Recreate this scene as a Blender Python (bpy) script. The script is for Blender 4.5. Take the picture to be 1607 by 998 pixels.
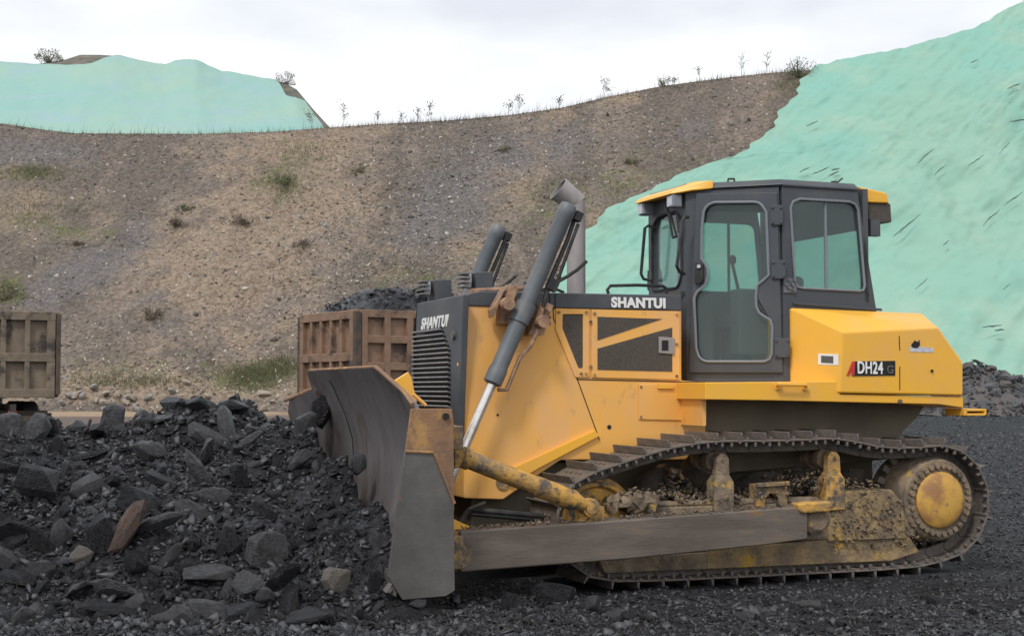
import bpy, bmesh, math, random
import numpy as np
from mathutils import Vector, Matrix, Euler
random.seed(7); rng = np.random.default_rng(7)
PI = math.pi
S = bpy.context.scene; COL = S.collection
for o in list(bpy.data.objects): bpy.data.objects.remove(o)

# ---------------------------------------------------------------- camera, sky, sun, exposure
F, PX, PY, HZ, CH = 2300.0, 803.5, 499.0, 610.0, 1.45        # focal length and horizon in photo pixels, camera height in m
TH = math.atan((HZ-PY)/F); CP, SP = math.cos(TH), math.sin(TH)
cd = bpy.data.cameras.new('camera'); cam = bpy.data.objects.new('camera', cd); COL.objects.link(cam)
cam.location = (0, 0, CH); cam.rotation_euler = (PI/2+TH, 0, 0)
cd.sensor_width = 36; cd.lens = F/1607*36; cd.clip_end = 3000; cd.clip_start = .1
S.camera = cam
SUN_EL, SUN_AZ = math.radians(50), math.radians(205)          # behind the camera, a little to the left
w = bpy.data.worlds.new("World"); S.world = w; w.use_nodes = True
nt = w.node_tree; N = nt.nodes; L = nt.links
bg = N['Background']
sky = N.new('ShaderNodeTexSky'); sky.sky_type = 'NISHITA'; sky.sun_disc = False
sky.sun_elevation = SUN_EL; sky.sun_rotation = SUN_AZ
tc = N.new('ShaderNodeTexCoord'); mp = N.new('ShaderNodeMapping'); mp.inputs['Scale'].default_value = (1.2, 1.2, 3.4)
nz = N.new('ShaderNodeTexNoise'); nz.inputs['Scale'].default_value = 2.3; nz.inputs['Detail'].default_value = 5
nz.inputs['Roughness'].default_value = .5
cr = N.new('ShaderNodeValToRGB'); e = cr.color_ramp.elements
e[0].position = .40; e[0].color = (7.3, 7.6, 8.2, 1); e[1].position = .58; e[1].color = (10.0, 10.15, 10.3, 1)
mx = N.new('ShaderNodeMix'); mx.data_type = 'RGBA'; mx.inputs[0].default_value = .93
L.new(tc.outputs['Generated'], mp.inputs[0]); L.new(mp.outputs[0], nz.inputs['Vector']); L.new(nz.outputs['Fac'], cr.inputs[0])
L.new(sky.outputs[0], mx.inputs[6]); L.new(cr.outputs[0], mx.inputs[7]); L.new(mx.outputs[2], bg.inputs['Color'])
bg.inputs['Strength'].default_value = .1
sd = bpy.data.lights.new('sun', 'SUN'); sd.energy = 1.5; sd.angle = math.radians(10); sd.color = (1, .96, .9)
so = bpy.data.objects.new('sun', sd); COL.objects.link(so)
so.rotation_euler = Vector((-math.sin(SUN_AZ)*math.cos(SUN_EL)*-1, math.cos(SUN_AZ)*math.cos(SUN_EL), math.sin(SUN_EL))).to_track_quat('Z', 'Y').to_euler()
S.view_settings.view_transform = 'Standard'; S.view_settings.look = 'None'; S.view_settings.gamma = 1
S.view_settings.use_curve_mapping = False; S.view_settings.exposure = 0.2
S.cycles.max_bounces = 6; S.cycles.transparent_max_bounces = 12; S.cycles.use_denoising = True

# ---------------------------------------------------------------- helpers
def ray(px, py):
    u = (px-PX)/F; v = (PY-py)/F
    return Vector((u, CP-v*SP, SP+v*CP))
def W(px, py, d):                                             # a point of the place seen at that pixel, d metres deep
    r = ray(px, py); t = d/r.y
    return Vector((t*r.x, d, CH+t*r.z))
PSI = math.radians(20); DC, DS = math.cos(PSI), math.sin(PSI); RX, RY = 3.012, 13.0
ZG = -.03
def PL(px, py, a, b):                                         # bulldozer coordinates of a pixel on the upright plane through a and b
    r = ray(px, py); nx, ny = -(b[1]-a[1]), (b[0]-a[0])
    ox, oy = -RX*DC-RY*DS, RX*DS-RY*DC
    dx, dy = r.x*DC+r.y*DS, -r.x*DS+r.y*DC
    t = (nx*(a[0]-ox)+ny*(a[1]-oy))/(nx*dx+ny*dy)
    return Vector((ox+t*dx, oy+t*dy, CH+t*r.z))
def P(px, py, y): return PL(px, py, (0, y), (1, y))
def tag(o, label=None, cat=None, group=None, kind=None):
    if label: o['label'] = label
    if cat: o['category'] = cat
    if group: o['group'] = group
    if kind: o['kind'] = kind
    return o
def empty(name, loc=(0, 0, 0), rz=0, parent=None):
    o = bpy.data.objects.new(name, None); COL.objects.link(o); o.location = loc; o.rotation_euler = (0, 0, rz); o.parent = parent
    o.empty_display_size = .2
    return o
class MB:
    def __init__(s): s.v = []; s.f = []
    def add(s, vs, fs):
        k = len(s.v); s.v += [tuple(v) for v in vs]; s.f += [tuple(i+k for i in f) for f in fs]; return s
    def box(s, c, d, rot=None):
        M = Euler(rot).to_matrix() if rot and not isinstance(rot, Matrix) else rot
        vs = []
        for x in (-.5, .5):
            for y in (-.5, .5):
                for z in (-.5, .5):
                    p = Vector((x*d[0], y*d[1], z*d[2]))
                    if M: p = M @ p
                    vs.append(p+Vector(c))
        return s.add(vs, [(0, 1, 3, 2), (4, 6, 7, 5), (0, 4, 5, 1), (2, 3, 7, 6), (0, 2, 6, 4), (1, 5, 7, 3)])
    def ext(s, pts, off):                                     # polygon extruded along off
        n = len(pts); off = Vector(off); pts = [Vector(p) for p in pts]
        fs = [tuple(range(n)), tuple(range(2*n-1, n-1, -1))]+[(i, i+n, (i+1) % n+n, (i+1) % n) for i in range(n)]
        return s.add(pts+[p+off for p in pts], fs)
    def tube(s, path, r, n=12, closed=False, r2=None):
        path = [Vector(p) for p in path]; m = len(path); vs = []; up = None
        for i, p in enumerate(path):
            if closed: t = path[(i+1) % m]-path[i-1]
            else: t = path[min(i+1, m-1)]-path[max(i-1, 0)]
            t.normalize()
            if up is None: up = t.orthogonal().normalized()
            up = (up-t*up.dot(t)); up = up.normalized() if up.length > 1e-6 else t.orthogonal().normalized()
            b = t.cross(up); rr = r if r2 is None else r+(r2-r)*i/(m-1)
            for k in range(n):
                a = 2*PI*k/n; vs.append(p+up*math.cos(a)*rr+b*math.sin(a)*rr)
        fs = []
        for i in range(m if closed else m-1):
            j = (i+1) % m
            for k in range(n): fs.append((i*n+k, i*n+(k+1) % n, j*n+(k+1) % n, j*n+k))
        if not closed: fs += [tuple(range(n-1, -1, -1)), tuple((m-1)*n+k for k in range(n))]
        return s.add(vs, fs)
    def cyl(s, a, b, r, n=20, r2=None): return s.tube([a, b], r, n, r2=r2)
    def lathe(s, c, axis, prof, n=32):                        # prof = [(along axis, radius)]
        ax = Vector(axis).normalized(); u = ax.orthogonal().normalized(); v = ax.cross(u); c = Vector(c); vs = []
        for h, r in prof:
            for k in range(n):
                a = 2*PI*k/n; vs.append(c+ax*h+(u*math.cos(a)+v*math.sin(a))*max(r, 1e-4))
        fs = [(i*n+k, i*n+(k+1) % n, (i+1)*n+(k+1) % n, (i+1)*n+k) for i in range(len(prof)-1) for k in range(n)]
        fs += [tuple(range(n-1, -1, -1)), tuple((len(prof)-1)*n+k for k in range(n))]
        return s.add(vs, fs)
    def hull(s, pts):
        bm = bmesh.new(); vv = [bm.verts.new(p) for p in pts]; r = bmesh.ops.convex_hull(bm, input=vv)
        for v in list(bm.verts):
            if not v.link_faces: bm.verts.remove(v)
        bmesh.ops.dissolve_limit(bm, angle_limit=.02, verts=bm.verts, edges=bm.edges)
        bm.verts.index_update()
        s.add([v.co.copy() for v in bm.verts], [tuple(v.index for v in f.verts) for f in bm.faces]); bm.free(); return s
    def ring(s, outer, inner, off):                           # slab with a hole; both outlines star-shaped about the hole's middle
        outer = [Vector(p) for p in outer]; inner = [Vector(p) for p in inner]; off = Vector(off)
        c = sum(inner, Vector())/len(inner); n = off.normalized(); u = (outer[1]-outer[0]); u = (u-n*u.dot(n)).normalized(); v = n.cross(u)
        def two(q): return ((q-c).dot(u), (q-c).dot(v))
        def hit(poly, a):
            d = (math.cos(a), math.sin(a)); best = 0
            for i in range(len(poly)):
                p, q = poly[i], poly[(i+1) % len(poly)]
                ex, ey = q[0]-p[0], q[1]-p[1]; den = d[0]*ey-d[1]*ex
                if abs(den) < 1e-9: continue
                t = (p[0]*ey-p[1]*ex)/den; k = (p[0]*d[1]-p[1]*d[0])/den
                if t > 0 and -1e-6 <= k <= 1+1e-6: best = max(best, t)
            return best
        o2 = [two(p) for p in outer]; i2 = [two(p) for p in inner]
        an = sorted(set(round(math.atan2(q[1], q[0]), 4) for q in o2+i2)); m = len(an)
        O = [c+u*math.cos(a)*hit(o2, a)+v*math.sin(a)*hit(o2, a) for a in an]
        I = [c+u*math.cos(a)*hit(i2, a)+v*math.sin(a)*hit(i2, a) for a in an]
        vs = O+I+[p+off for p in O]+[p+off for p in I]; fs = []
        for i in range(m):
            j = (i+1) % m
            fs += [(i, j, m+j, m+i), (2*m+i, 3*m+i, 3*m+j, 2*m+j), (i, 2*m+i, 2*m+j, j), (m+i, m+j, 3*m+j, 3*m+i)]
        return s.add(vs, fs)
    def build(s, name, m, parent=None, bev=0, seg=2, ang=35, label=None):
        me = bpy.data.meshes.new(name); me.from_pydata(s.v, [], s.f); me.update()
        bm = bmesh.new(); bm.from_mesh(me); bmesh.ops.recalc_face_normals(bm, faces=bm.faces); bm.to_mesh(me); bm.free()
        me.materials.append(m); me.polygons.foreach_set('use_smooth', [True]*len(me.polygons)); me.set_sharp_from_angle(angle=math.radians(ang))
        o = bpy.data.objects.new(name, me); COL.objects.link(o); o.parent = parent
        if bev:
            b = o.modifiers.new('bevel', 'BEVEL'); b.width = bev; b.segments = seg; b.limit_method = 'ANGLE'; b.angle_limit = math.radians(30); b.harden_normals = True
        if label: o['label'] = label
        return o
def rounded(pts, r, n=5):
    out = []; m = len(pts)
    for i in range(m):
        p = Vector(pts[i]); a = Vector(pts[i-1])-p; b = Vector(pts[(i+1) % m])-p
        k = min(r, a.length*.45, b.length*.45); A = p+a.normalized()*k; B = p+b.normalized()*k
        for j in range(n+1):
            t = j/n; out.append(A*(1-t)**2+p*2*t*(1-t)+B*t*t)
    return out
def text(s, size, name, m, parent, origin, xdir, ydir, ext=.002, bold=.03, shear=0, width=None):
    cu = bpy.data.curves.new(name, 'FONT'); cu.body = s; cu.size = size; cu.extrude = ext; cu.offset = bold*size; cu.shear = shear
    cu.space_character = 1.08
    tmp = bpy.data.objects.new('tmp', cu); COL.objects.link(tmp); dg = bpy.context.evaluated_depsgraph_get()
    me = bpy.data.meshes.new_from_object(tmp.evaluated_get(dg)); bpy.data.objects.remove(tmp)
    xs = [v.co.x for v in me.vertices]; sc = width/(max(xs)-min(xs)) if width else 1
    X = Vector(xdir).normalized(); Y = Vector(ydir); Y = (Y-X*Y.dot(X)).normalized(); Z = X.cross(Y); O = Vector(origin); x0 = min(xs)
    for v in me.vertices: c = v.co.copy(); v.co = O+X*(c.x-x0)*sc+Y*c.y+Z*c.z
    me.materials.clear(); me.materials.append(m); o = bpy.data.objects.new(name, me); COL.objects.link(o); o.parent = parent
    return o

def mat(name, c, c2=None, sc=3., lo=.4, hi=.6, rough=.6, metal=0., bump=0., bsc=30., c3=None, sc3=12., lo3=.55, hi3=.65, spec=.5, stretch=None, coat=0, rough2=None, det=6, bdist=.02):
    m = bpy.data.materials.new(name); m.use_nodes = True; T = m.node_tree; n = T.nodes; l = T.links; b = n['Principled BSDF']
    b.inputs['Roughness'].default_value = rough; b.inputs['Metallic'].default_value = metal; b.inputs['Specular IOR Level'].default_value = spec
    b.inputs['Coat Weight'].default_value = coat
    tc = n.new('ShaderNodeTexCoord'); src = tc.outputs['Object']
    if stretch:
        mpn = n.new('ShaderNodeMapping'); mpn.inputs['Scale'].default_value = stretch; l.new(src, mpn.inputs[0]); src = mpn.outputs[0]
    def nois(scale, d=det):
        q = n.new('ShaderNodeTexNoise'); q.inputs['Scale'].default_value = scale; q.inputs['Detail'].default_value = d; q.inputs['Roughness'].default_value = .62
        l.new(src, q.inputs['Vector']); return q
    def mr(s, a, bb):
        q = n.new('ShaderNodeMapRange'); q.inputs[1].default_value = a; q.inputs[2].default_value = bb; l.new(s, q.inputs[0]); return q.outputs[0]
    def mixc(f, A, B):
        q = n.new('ShaderNodeMix'); q.data_type = 'RGBA'; l.new(f, q.inputs[0])
        for k, X in ((6, A), (7, B)):
            if isinstance(X, tuple): q.inputs[k].default_value = (*X, 1)
            else: l.new(X, q.inputs[k])
        return q.outputs[2]
    cur = c
    if c2:
        f = mr(nois(sc).outputs['Fac'], lo, hi); cur = mixc(f, c, c2)
        if rough2 is not None:
            q = n.new('ShaderNodeMapRange'); q.inputs[3].default_value = rough; q.inputs[4].default_value = rough2; l.new(f, q.inputs[0]); l.new(q.outputs[0], b.inputs['Roughness'])
    if c3: cur = mixc(mr(nois(sc3).outputs['Fac'], lo3, hi3), cur, c3)
    if isinstance(cur, tuple): b.inputs['Base Color'].default_value = (*cur, 1)
    else: l.new(cur, b.inputs['Base Color'])
    if bump:
        bp = n.new('ShaderNodeBump'); bp.inputs['Strength'].default_value = bump; bp.inputs['Distance'].default_value = bdist
        l.new(nois(bsc).outputs['Fac'], bp.inputs['Height']); l.new(bp.outputs[0], b.inputs['Normal'])
    m['cur'] = 0
    return m
def glass(name, col, alpha, rough=.05):
    m = bpy.data.materials.new(name); m.use_nodes = True; T = m.node_tree; n = T.nodes; l = T.links; n.remove(n['Principled BSDF'])
    tr = n.new('ShaderNodeBsdfTransparent'); tr.inputs[0].default_value = (*col, 1)
    gl = n.new('ShaderNodeBsdfGlossy'); gl.inputs['Roughness'].default_value = rough; gl.inputs[0].default_value = (.9, .95, .95, 1)
    df = n.new('ShaderNodeBsdfDiffuse'); df.inputs[0].default_value = (.25, .28, .28, 1)
    lw = n.new('ShaderNodeLayerWeight'); pw = n.new('ShaderNodeMath'); pw.operation = 'POWER'; pw.inputs[1].default_value = 4; l.new(lw.outputs['Facing'], pw.inputs[0])
    fr = n.new('ShaderNodeMapRange'); fr.inputs[3].default_value = .035; fr.inputs[4].default_value = .7; l.new(pw.outputs[0], fr.inputs[0])
    a = n.new('ShaderNodeMixShader'); l.new(fr.outputs[0], a.inputs[0]); l.new(tr.outputs[0], a.inputs[1]); l.new(gl.outputs[0], a.inputs[2])
    c = n.new('ShaderNodeMixShader'); c.inputs[0].default_value = alpha; l.new(a.outputs[0], c.inputs[1]); l.new(df.outputs[0], c.inputs[2])
    l.new(c.outputs[0], n['Material Output'].inputs[0]); return m

M = dict(
 yel=mat('yellow_paint', (.89, .455, .09), (.82, .45, .17), 1.3, .38, .62, .42, c3=(.40, .25, .12), sc3=5, lo3=.60, hi3=.86, stretch=(1.6, 1.6, .8), bump=.04, bsc=8, rough2=.6),
 yel2=mat('bright_yellow_paint', (.90, .465, .04), (.84, .45, .085), 2.2, .45, .65, .38, bump=.03, bsc=6),
 yelm=mat('muddy_yellow_paint', (.62, .34, .07), (.22, .16, .10), 5, .40, .60, .8, bump=.6, bsc=30, c3=(.10, .085, .07), sc3=11, lo3=.50, hi3=.62),
 mud=mat('dried_mud', (.29, .215, .145), (.13, .105, .08), 6, .4, .6, .95, bump=1, bsc=22, c3=(.42, .27, .08), sc3=9, lo3=.60, hi3=.66),
 cab=mat('dark_grey_paint', (.060, .068, .080), (.10, .10, .10), 2.0, .45, .75, .5, bump=.04, bsc=10),
 cabl=mat('grey_trim', (.20, .22, .25), rough=.5),
 black=mat('black_rubber', (.02, .02, .022), (.05, .048, .045), 8, .45, .65, .7),
 steel=mat('worn_dark_steel', (.105, .10, .10), (.17, .155, .145), 3, .38, .62, .42, .35, bump=.12, bsc=40, c3=(.13, .085, .06), sc3=5, lo3=.60, hi3=.72),
 board=mat('scoured_mouldboard_steel', (.135, .12, .122), (.20, .18, .18), 2.0, .35, .65, .5, .25, bump=.12, bsc=20, c3=(.10, .065, .045), sc3=1.1, lo3=.55, hi3=.7, stretch=(3, 3, .9)),
 rust=mat('rusty_steel', (.30, .165, .085), (.20, .12, .075), 5, .4, .6, .75, bump=.3, bsc=35, c3=(.42, .24, .09), sc3=3.5, lo3=.56, hi3=.64),
 plate=mat('grey_worn_steel', (.10, .095, .09), (.155, .145, .135), 2.5, .4, .65, .5, .3, bump=.1, bsc=35, c3=(.24, .14, .08), sc3=3, lo3=.62, hi3=.72),
 beam=mat('scuffed_brown_steel', (.12, .095, .078), (.18, .15, .125), 2.2, .4, .62, .6, .2, bump=.15, bsc=28, c3=(.27, .15, .06), sc3=2.2, lo3=.58, hi3=.68, stretch=(.6, 2, 3)),
 chrome=mat('polished_rod', (.78, .74, .70), (.6, .52, .45), 9, .5, .7, .22, .7),
 barrel=mat('dark_barrel_paint', (.11, .125, .14), (.18, .18, .18), 4, .45, .7, .5, c3=(.03, .03, .03), sc3=9, lo3=.62, hi3=.7),
 tarn=mat('exhaust_tarnish', (.28, .25, .25), (.36, .33, .32), 4, .4, .6, .55, .3, stretch=(2, 2, .6)),
 copper=mat('rusty_orange_casting', (.40, .24, .14), (.22, .13, .09), 14, .4, .6, .7, bump=.4, bsc=40),
 meshp=mat('brown_mesh_panel', (.075, .062, .052), (.10, .085, .07), 60, .4, .6, .75, bump=.5, bsc=160),
 dark=mat('dark_void_paint', (.015, .015, .016), rough=.8),
 white=mat('white_lettering', (.82, .82, .80), rough=.6),
 red=mat('red_marking', (.55, .04, .03), rough=.5),
 lamp=mat('lamp_glass', (.62, .62, .66), (.45, .45, .5), 20, .4, .6, .2),
 slat=mat('grille_slat_paint', (.16, .16, .17), (.24, .22, .20), 12, .4, .6, .6),
 under=mat('dusty_chassis', (.22, .19, .13), (.15, .125, .095), 1.6, .35, .65, .85, bump=.3, bsc=30),
 shoe=mat('track_shoe_steel', (.13, .115, .105), (.20, .165, .135), 9, .4, .62, .6, .15, bump=.6, bsc=35, c3=(.21, .12, .08), sc3=7, lo3=.56, hi3=.66),
 interior=mat('cab_interior_grey', (.10, .105, .11), rough=.8),
 rusttruck=mat('rusty_brown_tipper_paint', (.21, .13, .085), (.28, .175, .115), 2.5, .4, .6, .8, bump=.3, bsc=12, c3=(.085, .06, .05), sc3=2.2, lo3=.54, hi3=.64),
 dulltruck=mat('dull_brown_tipper_paint', (.17, .13, .095), (.23, .18, .13), 2.5, .4, .6, .85, bump=.3, bsc=12, c3=(.06, .05, .045), sc3=1.9, lo3=.52, hi3=.62),
 coalA=mat('coal_stone', (.012, .012, .014), (.045, .046, .054), 4, .38, .62, .27, bump=.9, bsc=14, bdist=.12),
 coalB=mat('grey_shale_stone', (.07, .071, .077), (.15, .15, .16), 5, .38, .62, .42, bump=.9, bsc=16, bdist=.12),
 coalS=mat('coal_chip', (.030, .031, .035), (.085, .086, .094), 5, .38, .62, .45, bump=.6, bsc=16),
 coalC=mat('reddish_shale_stone', (.17, .095, .065), (.10, .085, .08), 5, .38, .6, .7, bump=.6, bsc=14, c3=(.05, .045, .045), sc3=6, lo3=.55, hi3=.62, bdist=.12),
 coalD=mat('tan_speckled_stone', (.19, .165, .135), (.10, .095, .09), 9, .42, .6, .8, bump=.6, bsc=22, bdist=.12),
 gwin=glass('cab_window_glass', (.80, .90, .88), .11), gwin2=glass('windscreen_glass', (.86, .92, .90), .16),
)
# ---------------------------------------------------------------- terrain
crest = [(-900, 150), (-300, 172), (0, 192), (60, 201), (110, 207), (300, 208), (420, 205), (515, 198), (600, 192), (700, 187), (800, 178), (880, 167), (950, 150), (1040, 132),
         (1130, 120), (1200, 112), (1290, 105), (1400, 84), (1530, 48), (1607, 4), (1800, -90), (2500, -300)]
def lerp(tab, x): return float(np.interp(x, [a for a, b in tab], [b for a, b in tab]))
D0 = 96.0
from mathutils import noise as mn
def fbm(x, y, z, s, o=4):
    return mn.fractal(Vector((x*s, y*s, z*s)), 1.0, 2.0, o)
def slope_pt(px, t):                                          # t 0 at the foot, 1 at the crest
    yc = lerp(crest, px); k = .78; a = (HZ-yc)/F
    d0 = D0-6*math.exp(-((px-1500)/500)**2)
    d1 = (d0+CH/k)/(1-a/k)
    tt = max(t, 0.0); d = d0+(d1-d0)*tt; z = (CH+a*d1)*tt**1.03
    r = ray(px, HZ); X = r.x/r.y*d
    am = math.sin(min(1, max(0, tt))*PI)
    q = (fbm(X+50, d, z, .035)*1.9+fbm(X, d-80, z*.5, .16, 5)*.75)*am
    g = (fbm(X*1.0+z*.35, z*.12, 0, .22, 4)*1.2+fbm(X*1.0+z*.35, z*.15, 9, .7, 3)*.35)*am               # runnels down the slope
    return Vector((X, d-q*.75+g*.5, z+q*.45))
def grid_mesh(name, pts, nu, nv, m, parent=None, attr=None):
    me = bpy.data.meshes.new(name)
    f = [(j*nu+i, j*nu+i+1, (j+1)*nu+i+1, (j+1)*nu+i) for j in range(nv-1) for i in range(nu-1)]
    me.from_pydata([tuple(p) for p in pts], [], f); me.materials.append(m)
    me.polygons.foreach_set('use_smooth', [True]*len(f))
    if attr is not None:
        for k, vals in attr.items():
            a = me.attributes.new(k, 'FLOAT', 'POINT'); a.data.foreach_set('value', vals)
    o = bpy.data.objects.new(name, me); COL.objects.link(o); o.parent = parent
    return o
def ground_mat(name, zones, fine, rough=.9, bump=.6, bsc=3.):
    """base zones mixed by vertex attributes that stay with the soil, broken up by noise"""
    m = bpy.data.materials.new(name); m.use_nodes = True; T = m.node_tree; n = T.nodes; l = T.links; b = n['Principled BSDF']
    b.inputs['Roughness'].default_value = rough; b.inputs['Specular IOR Level'].default_value = .25
    tc = n.new('ShaderNodeTexCoord')
    def nois(s, d=8, r=.65):
        q = n.new('ShaderNodeTexNoise'); q.inputs['Scale'].default_value = s; q.inputs['Detail'].default_value = d; q.inputs['Roughness'].default_value = r
        l.new(tc.outputs['Object'], q.inputs['Vector']); return q.outputs['Fac']
    def mth(op, a, c):
        q = n.new('ShaderNodeMath'); q.operation = op
        for k, X in ((0, a), (1, c)):
            if isinstance(X, (int, float)): q.inputs[k].default_value = X
            else: l.new(X, q.inputs[k])
        return q.outputs[0]
    def mr(s, a, c):
        q = n.new('ShaderNodeMapRange'); q.inputs[1].default_value = a; q.inputs[2].default_value = c; l.new(s, q.inputs[0]); return q.outputs[0]
    cur = zones[0]
    for k, z in enumerate(zones[1:]):
        nm, col, ns = z[:3]
        base = nois(ns)
        if nm:
            a = n.new('ShaderNodeAttribute'); a.attribute_name = nm
            f = mr(mth('ADD', mth('MULTIPLY', a.outputs['Fac'], 1.0), mth('MULTIPLY', mth('SUBTRACT', base, .5), 1.7)), .32, .72)
        else: f = mr(base, z[3], z[4])
        q = n.new('ShaderNodeMix'); q.data_type = 'RGBA'; l.new(f, q.inputs[0])
        if isinstance(cur, tuple): q.inputs[6].default_value = (*cur, 1)
        else: l.new(cur, q.inputs[6])
        q.inputs[7].default_value = (*col, 1); cur = q.outputs[2]
    # pebbly grain: each voronoi cell its own tone
    v = n.new('ShaderNodeTexVoronoi'); v.inputs['Scale'].default_value = fine[0]; l.new(tc.outputs['Object'], v.inputs['Vector'])
    bw = n.new('ShaderNodeSeparateColor'); l.new(v.outputs['Color'], bw.inputs[0])
    q = n.new('ShaderNodeMix'); q.data_type = 'RGBA'; q.blend_type = 'MULTIPLY'; q.inputs[0].default_value = 1
    g = n.new('ShaderNodeMapRange'); g.inputs[3].default_value = fine[1]; g.inputs[4].default_value = fine[2]; l.new(bw.outputs[0], g.inputs[0])
    l.new(cur, q.inputs[6]); l.new(g.outputs[0], q.inputs[7]); cur = q.outputs[2]
    l.new(cur, b.inputs['Base Color'])
    bp = n.new('ShaderNodeBump'); bp.inputs['Strength'].default_value = bump; bp.inputs['Distance'].default_value = .25 if bsc < 6 else .03
    h = mth('ADD', nois(bsc, 10, .7), mth('MULTIPLY', v.outputs['Distance'], -.4)); l.new(h, bp.inputs['Height']); l.new(bp.outputs[0], b.inputs['Normal'])
    return m
def blob(px, py, cx, cy, rx, ry, rot=0):
    dx, dy = px-cx, py-cy; c, s = math.cos(rot), math.sin(rot)
    u, v = (dx*c+dy*s)/rx, (-dx*s+dy*c)/ry
    return math.exp(-(u*u+v*v))
mslope = ground_mat('slope_soil', [(.225, .182, .15), (None, (.175, .148, .128), .09, .42, .6), (None, (.27, .21, .155), .22, .5, .62), ('streak', (.155, .13, .11), .6), ('tan', (.285, .22, .165), .25), ('grey', (.165, .15, .145), .3), ('green', (.155, .155, .08), .7),
                                   (None, (.34, .29, .24), 1.9, .62, .74), (None, (.12, .10, .08), 1.3, .60, .72)], (4.5, .72, 1.28), bump=1., bsc=2.2)
us = np.concatenate([np.linspace(-900, -60, 50), np.linspace(-50, 1660, 620), np.linspace(1680, 2500, 50)])
ts = np.concatenate([[-.08], np.linspace(0, 1, 230), [1.04]])
pts = []; A = dict(tan=[], grey=[], green=[], streak=[])
for t in ts:
    for px in us:
        if t > 1: p = slope_pt(px, 1); p = Vector((p.x*1.5, p.y*1.5, p.z-1))
        elif t < 0: p = slope_pt(px, 0); p = Vector((p.x, p.y-6, -.6))
        else: p = slope_pt(px, t)
        pts.append(p); py = HZ-(p.z-CH)/p.y*F
        A['streak'].append(.5+.9*fbm(p.x*1.0+(py-400)*.012*p.y/100+fbm(p.x, p.z, 0, .1)*3, p.z*.10, 4, .33, 4))
        A['tan'].append(min(1, .95*blob(px, py, 400, 360, 110, 330, .75)+.9*blob(px, py, 180, 610, 500, 22)+.55*blob(px, py, 60, 330, 150, 70)))
        A['grey'].append(min(1, .9*blob(px, py, 40, 235, 110, 32)+.75*blob(px, py, 130, 420, 150, 50, -.5)+.8*blob(px, py, 700, 330, 110, 70, -.5)+.5*blob(px, py, 860, 230, 220, 50)+.5*blob(px, py, 260, 500, 120, 50)+.4*blob(px, py, 1120, 190, 90, 40)))
        A['green'].append(min(1, .6*blob(px, py, 40, 270, 70, 18)+.9*blob(px, py, 10, 455, 30, 30)+.9*blob(px, py, 410, 590, 70, 24, -.3)+.5*blob(px, py, 200, 580, 170, 35)+.5*blob(px, py, 440, 285, 60, 50)+.45*blob(px, py, 930, 300, 260, 60, -.35)+.5*blob(px, py, 90, 360, 140, 30, .2)+.35*blob(px, py, 640, 440, 170, 30)+.3*blob(px, py, 480, 230, 60, 30)))
hill = grid_mesh('hillside', pts, len(us), len(ts), mslope, attr=A); tag(hill, kind='structure')

# far terrace hill on the left, behind the crest
top2 = [(-900, 60), (-300, 88), (0, 95), (48, 97), (90, 91), (118, 82), (150, 82), (180, 84), (212, 93), (254, 99), (272, 92), (303, 92), (322, 101), (345, 110), (400, 120), (440, 125), (462, 137), (488, 168), (520, 203), (540, 215)]
def hill2_pt(px, t, off=0.):
    yt = lerp(top2, px); d0, d1 = 168., 212.
    zb = CH+(HZ-222)/F*d0; zt = CH+(HZ-yt)/F*d1
    if px > 440: d1 = 212-(px-440)*.25; zt = CH+(HZ-yt)/F*d1
    d = d0+(d1-d0)*t; z = zb+(zt-zb)*t
    r = ray(px, HZ); X = r.x/r.y*d
    q = fbm(X, d, z, .03)*1.2*math.sin(PI*t)
    return Vector((X, d-q-off, z+q*.4+off*.8))
mh2 = ground_mat('far_hill_soil', [(.17, .155, .13), (None, (.12, .12, .10), .1, .42, .6)], (1.2, .7, 1.2), bump=.6, bsc=1.)
u2 = np.linspace(-900, 540, 260); t2 = np.concatenate([[-.5], np.linspace(0, 1, 60), [1.1]])
pts = []
for t in t2:
    for px in u2:
        if t > 1: p = hill2_pt(px, 1); p = Vector((p.x*1.35, p.y*1.35, p.z-2))
        elif t < 0: p = hill2_pt(px, 0); p = Vector((p.x, p.y-10, p.z-6))
        else: p = hill2_pt(px, t)
        pts.append(p)
tag(grid_mesh('far_hill', pts, len(u2), len(t2), mh2), kind='structure')

# green netting
def net_mat(name, a, b_, c):
    m = mat(name, a, b_, .05, .40, .60, .85, c3=c, sc3=.16, lo3=.50, hi3=.66, bump=.8, bsc=.9, spec=.2, det=8)
    return m
mnet = net_mat('green_netting', (.255, .435, .35), (.22, .44, .37), (.30, .455, .365))
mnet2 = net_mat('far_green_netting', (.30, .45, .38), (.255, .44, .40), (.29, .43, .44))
edge = [(560, 900), (520, 860), (480, 860), (440, 875), (400, 905), (360, 930), (340, 945), (322, 985), (300, 1030), (275, 1090), (255, 1155), (235, 1192), (215, 1214), (195, 1226), (160, 1252), (130, 1272), (100, 1291), (60, 1310), (-400, 1500)]
def net_px(py): return float(np.interp(py, [a for a, b in reversed(edge)], [b for a, b in reversed(edge)]))
def slope_py(px, t): p = slope_pt(px, t); return HZ-(p.z-CH)/p.y*F, p
nu, nv = 300, 230; pts = []; prev = None
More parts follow.
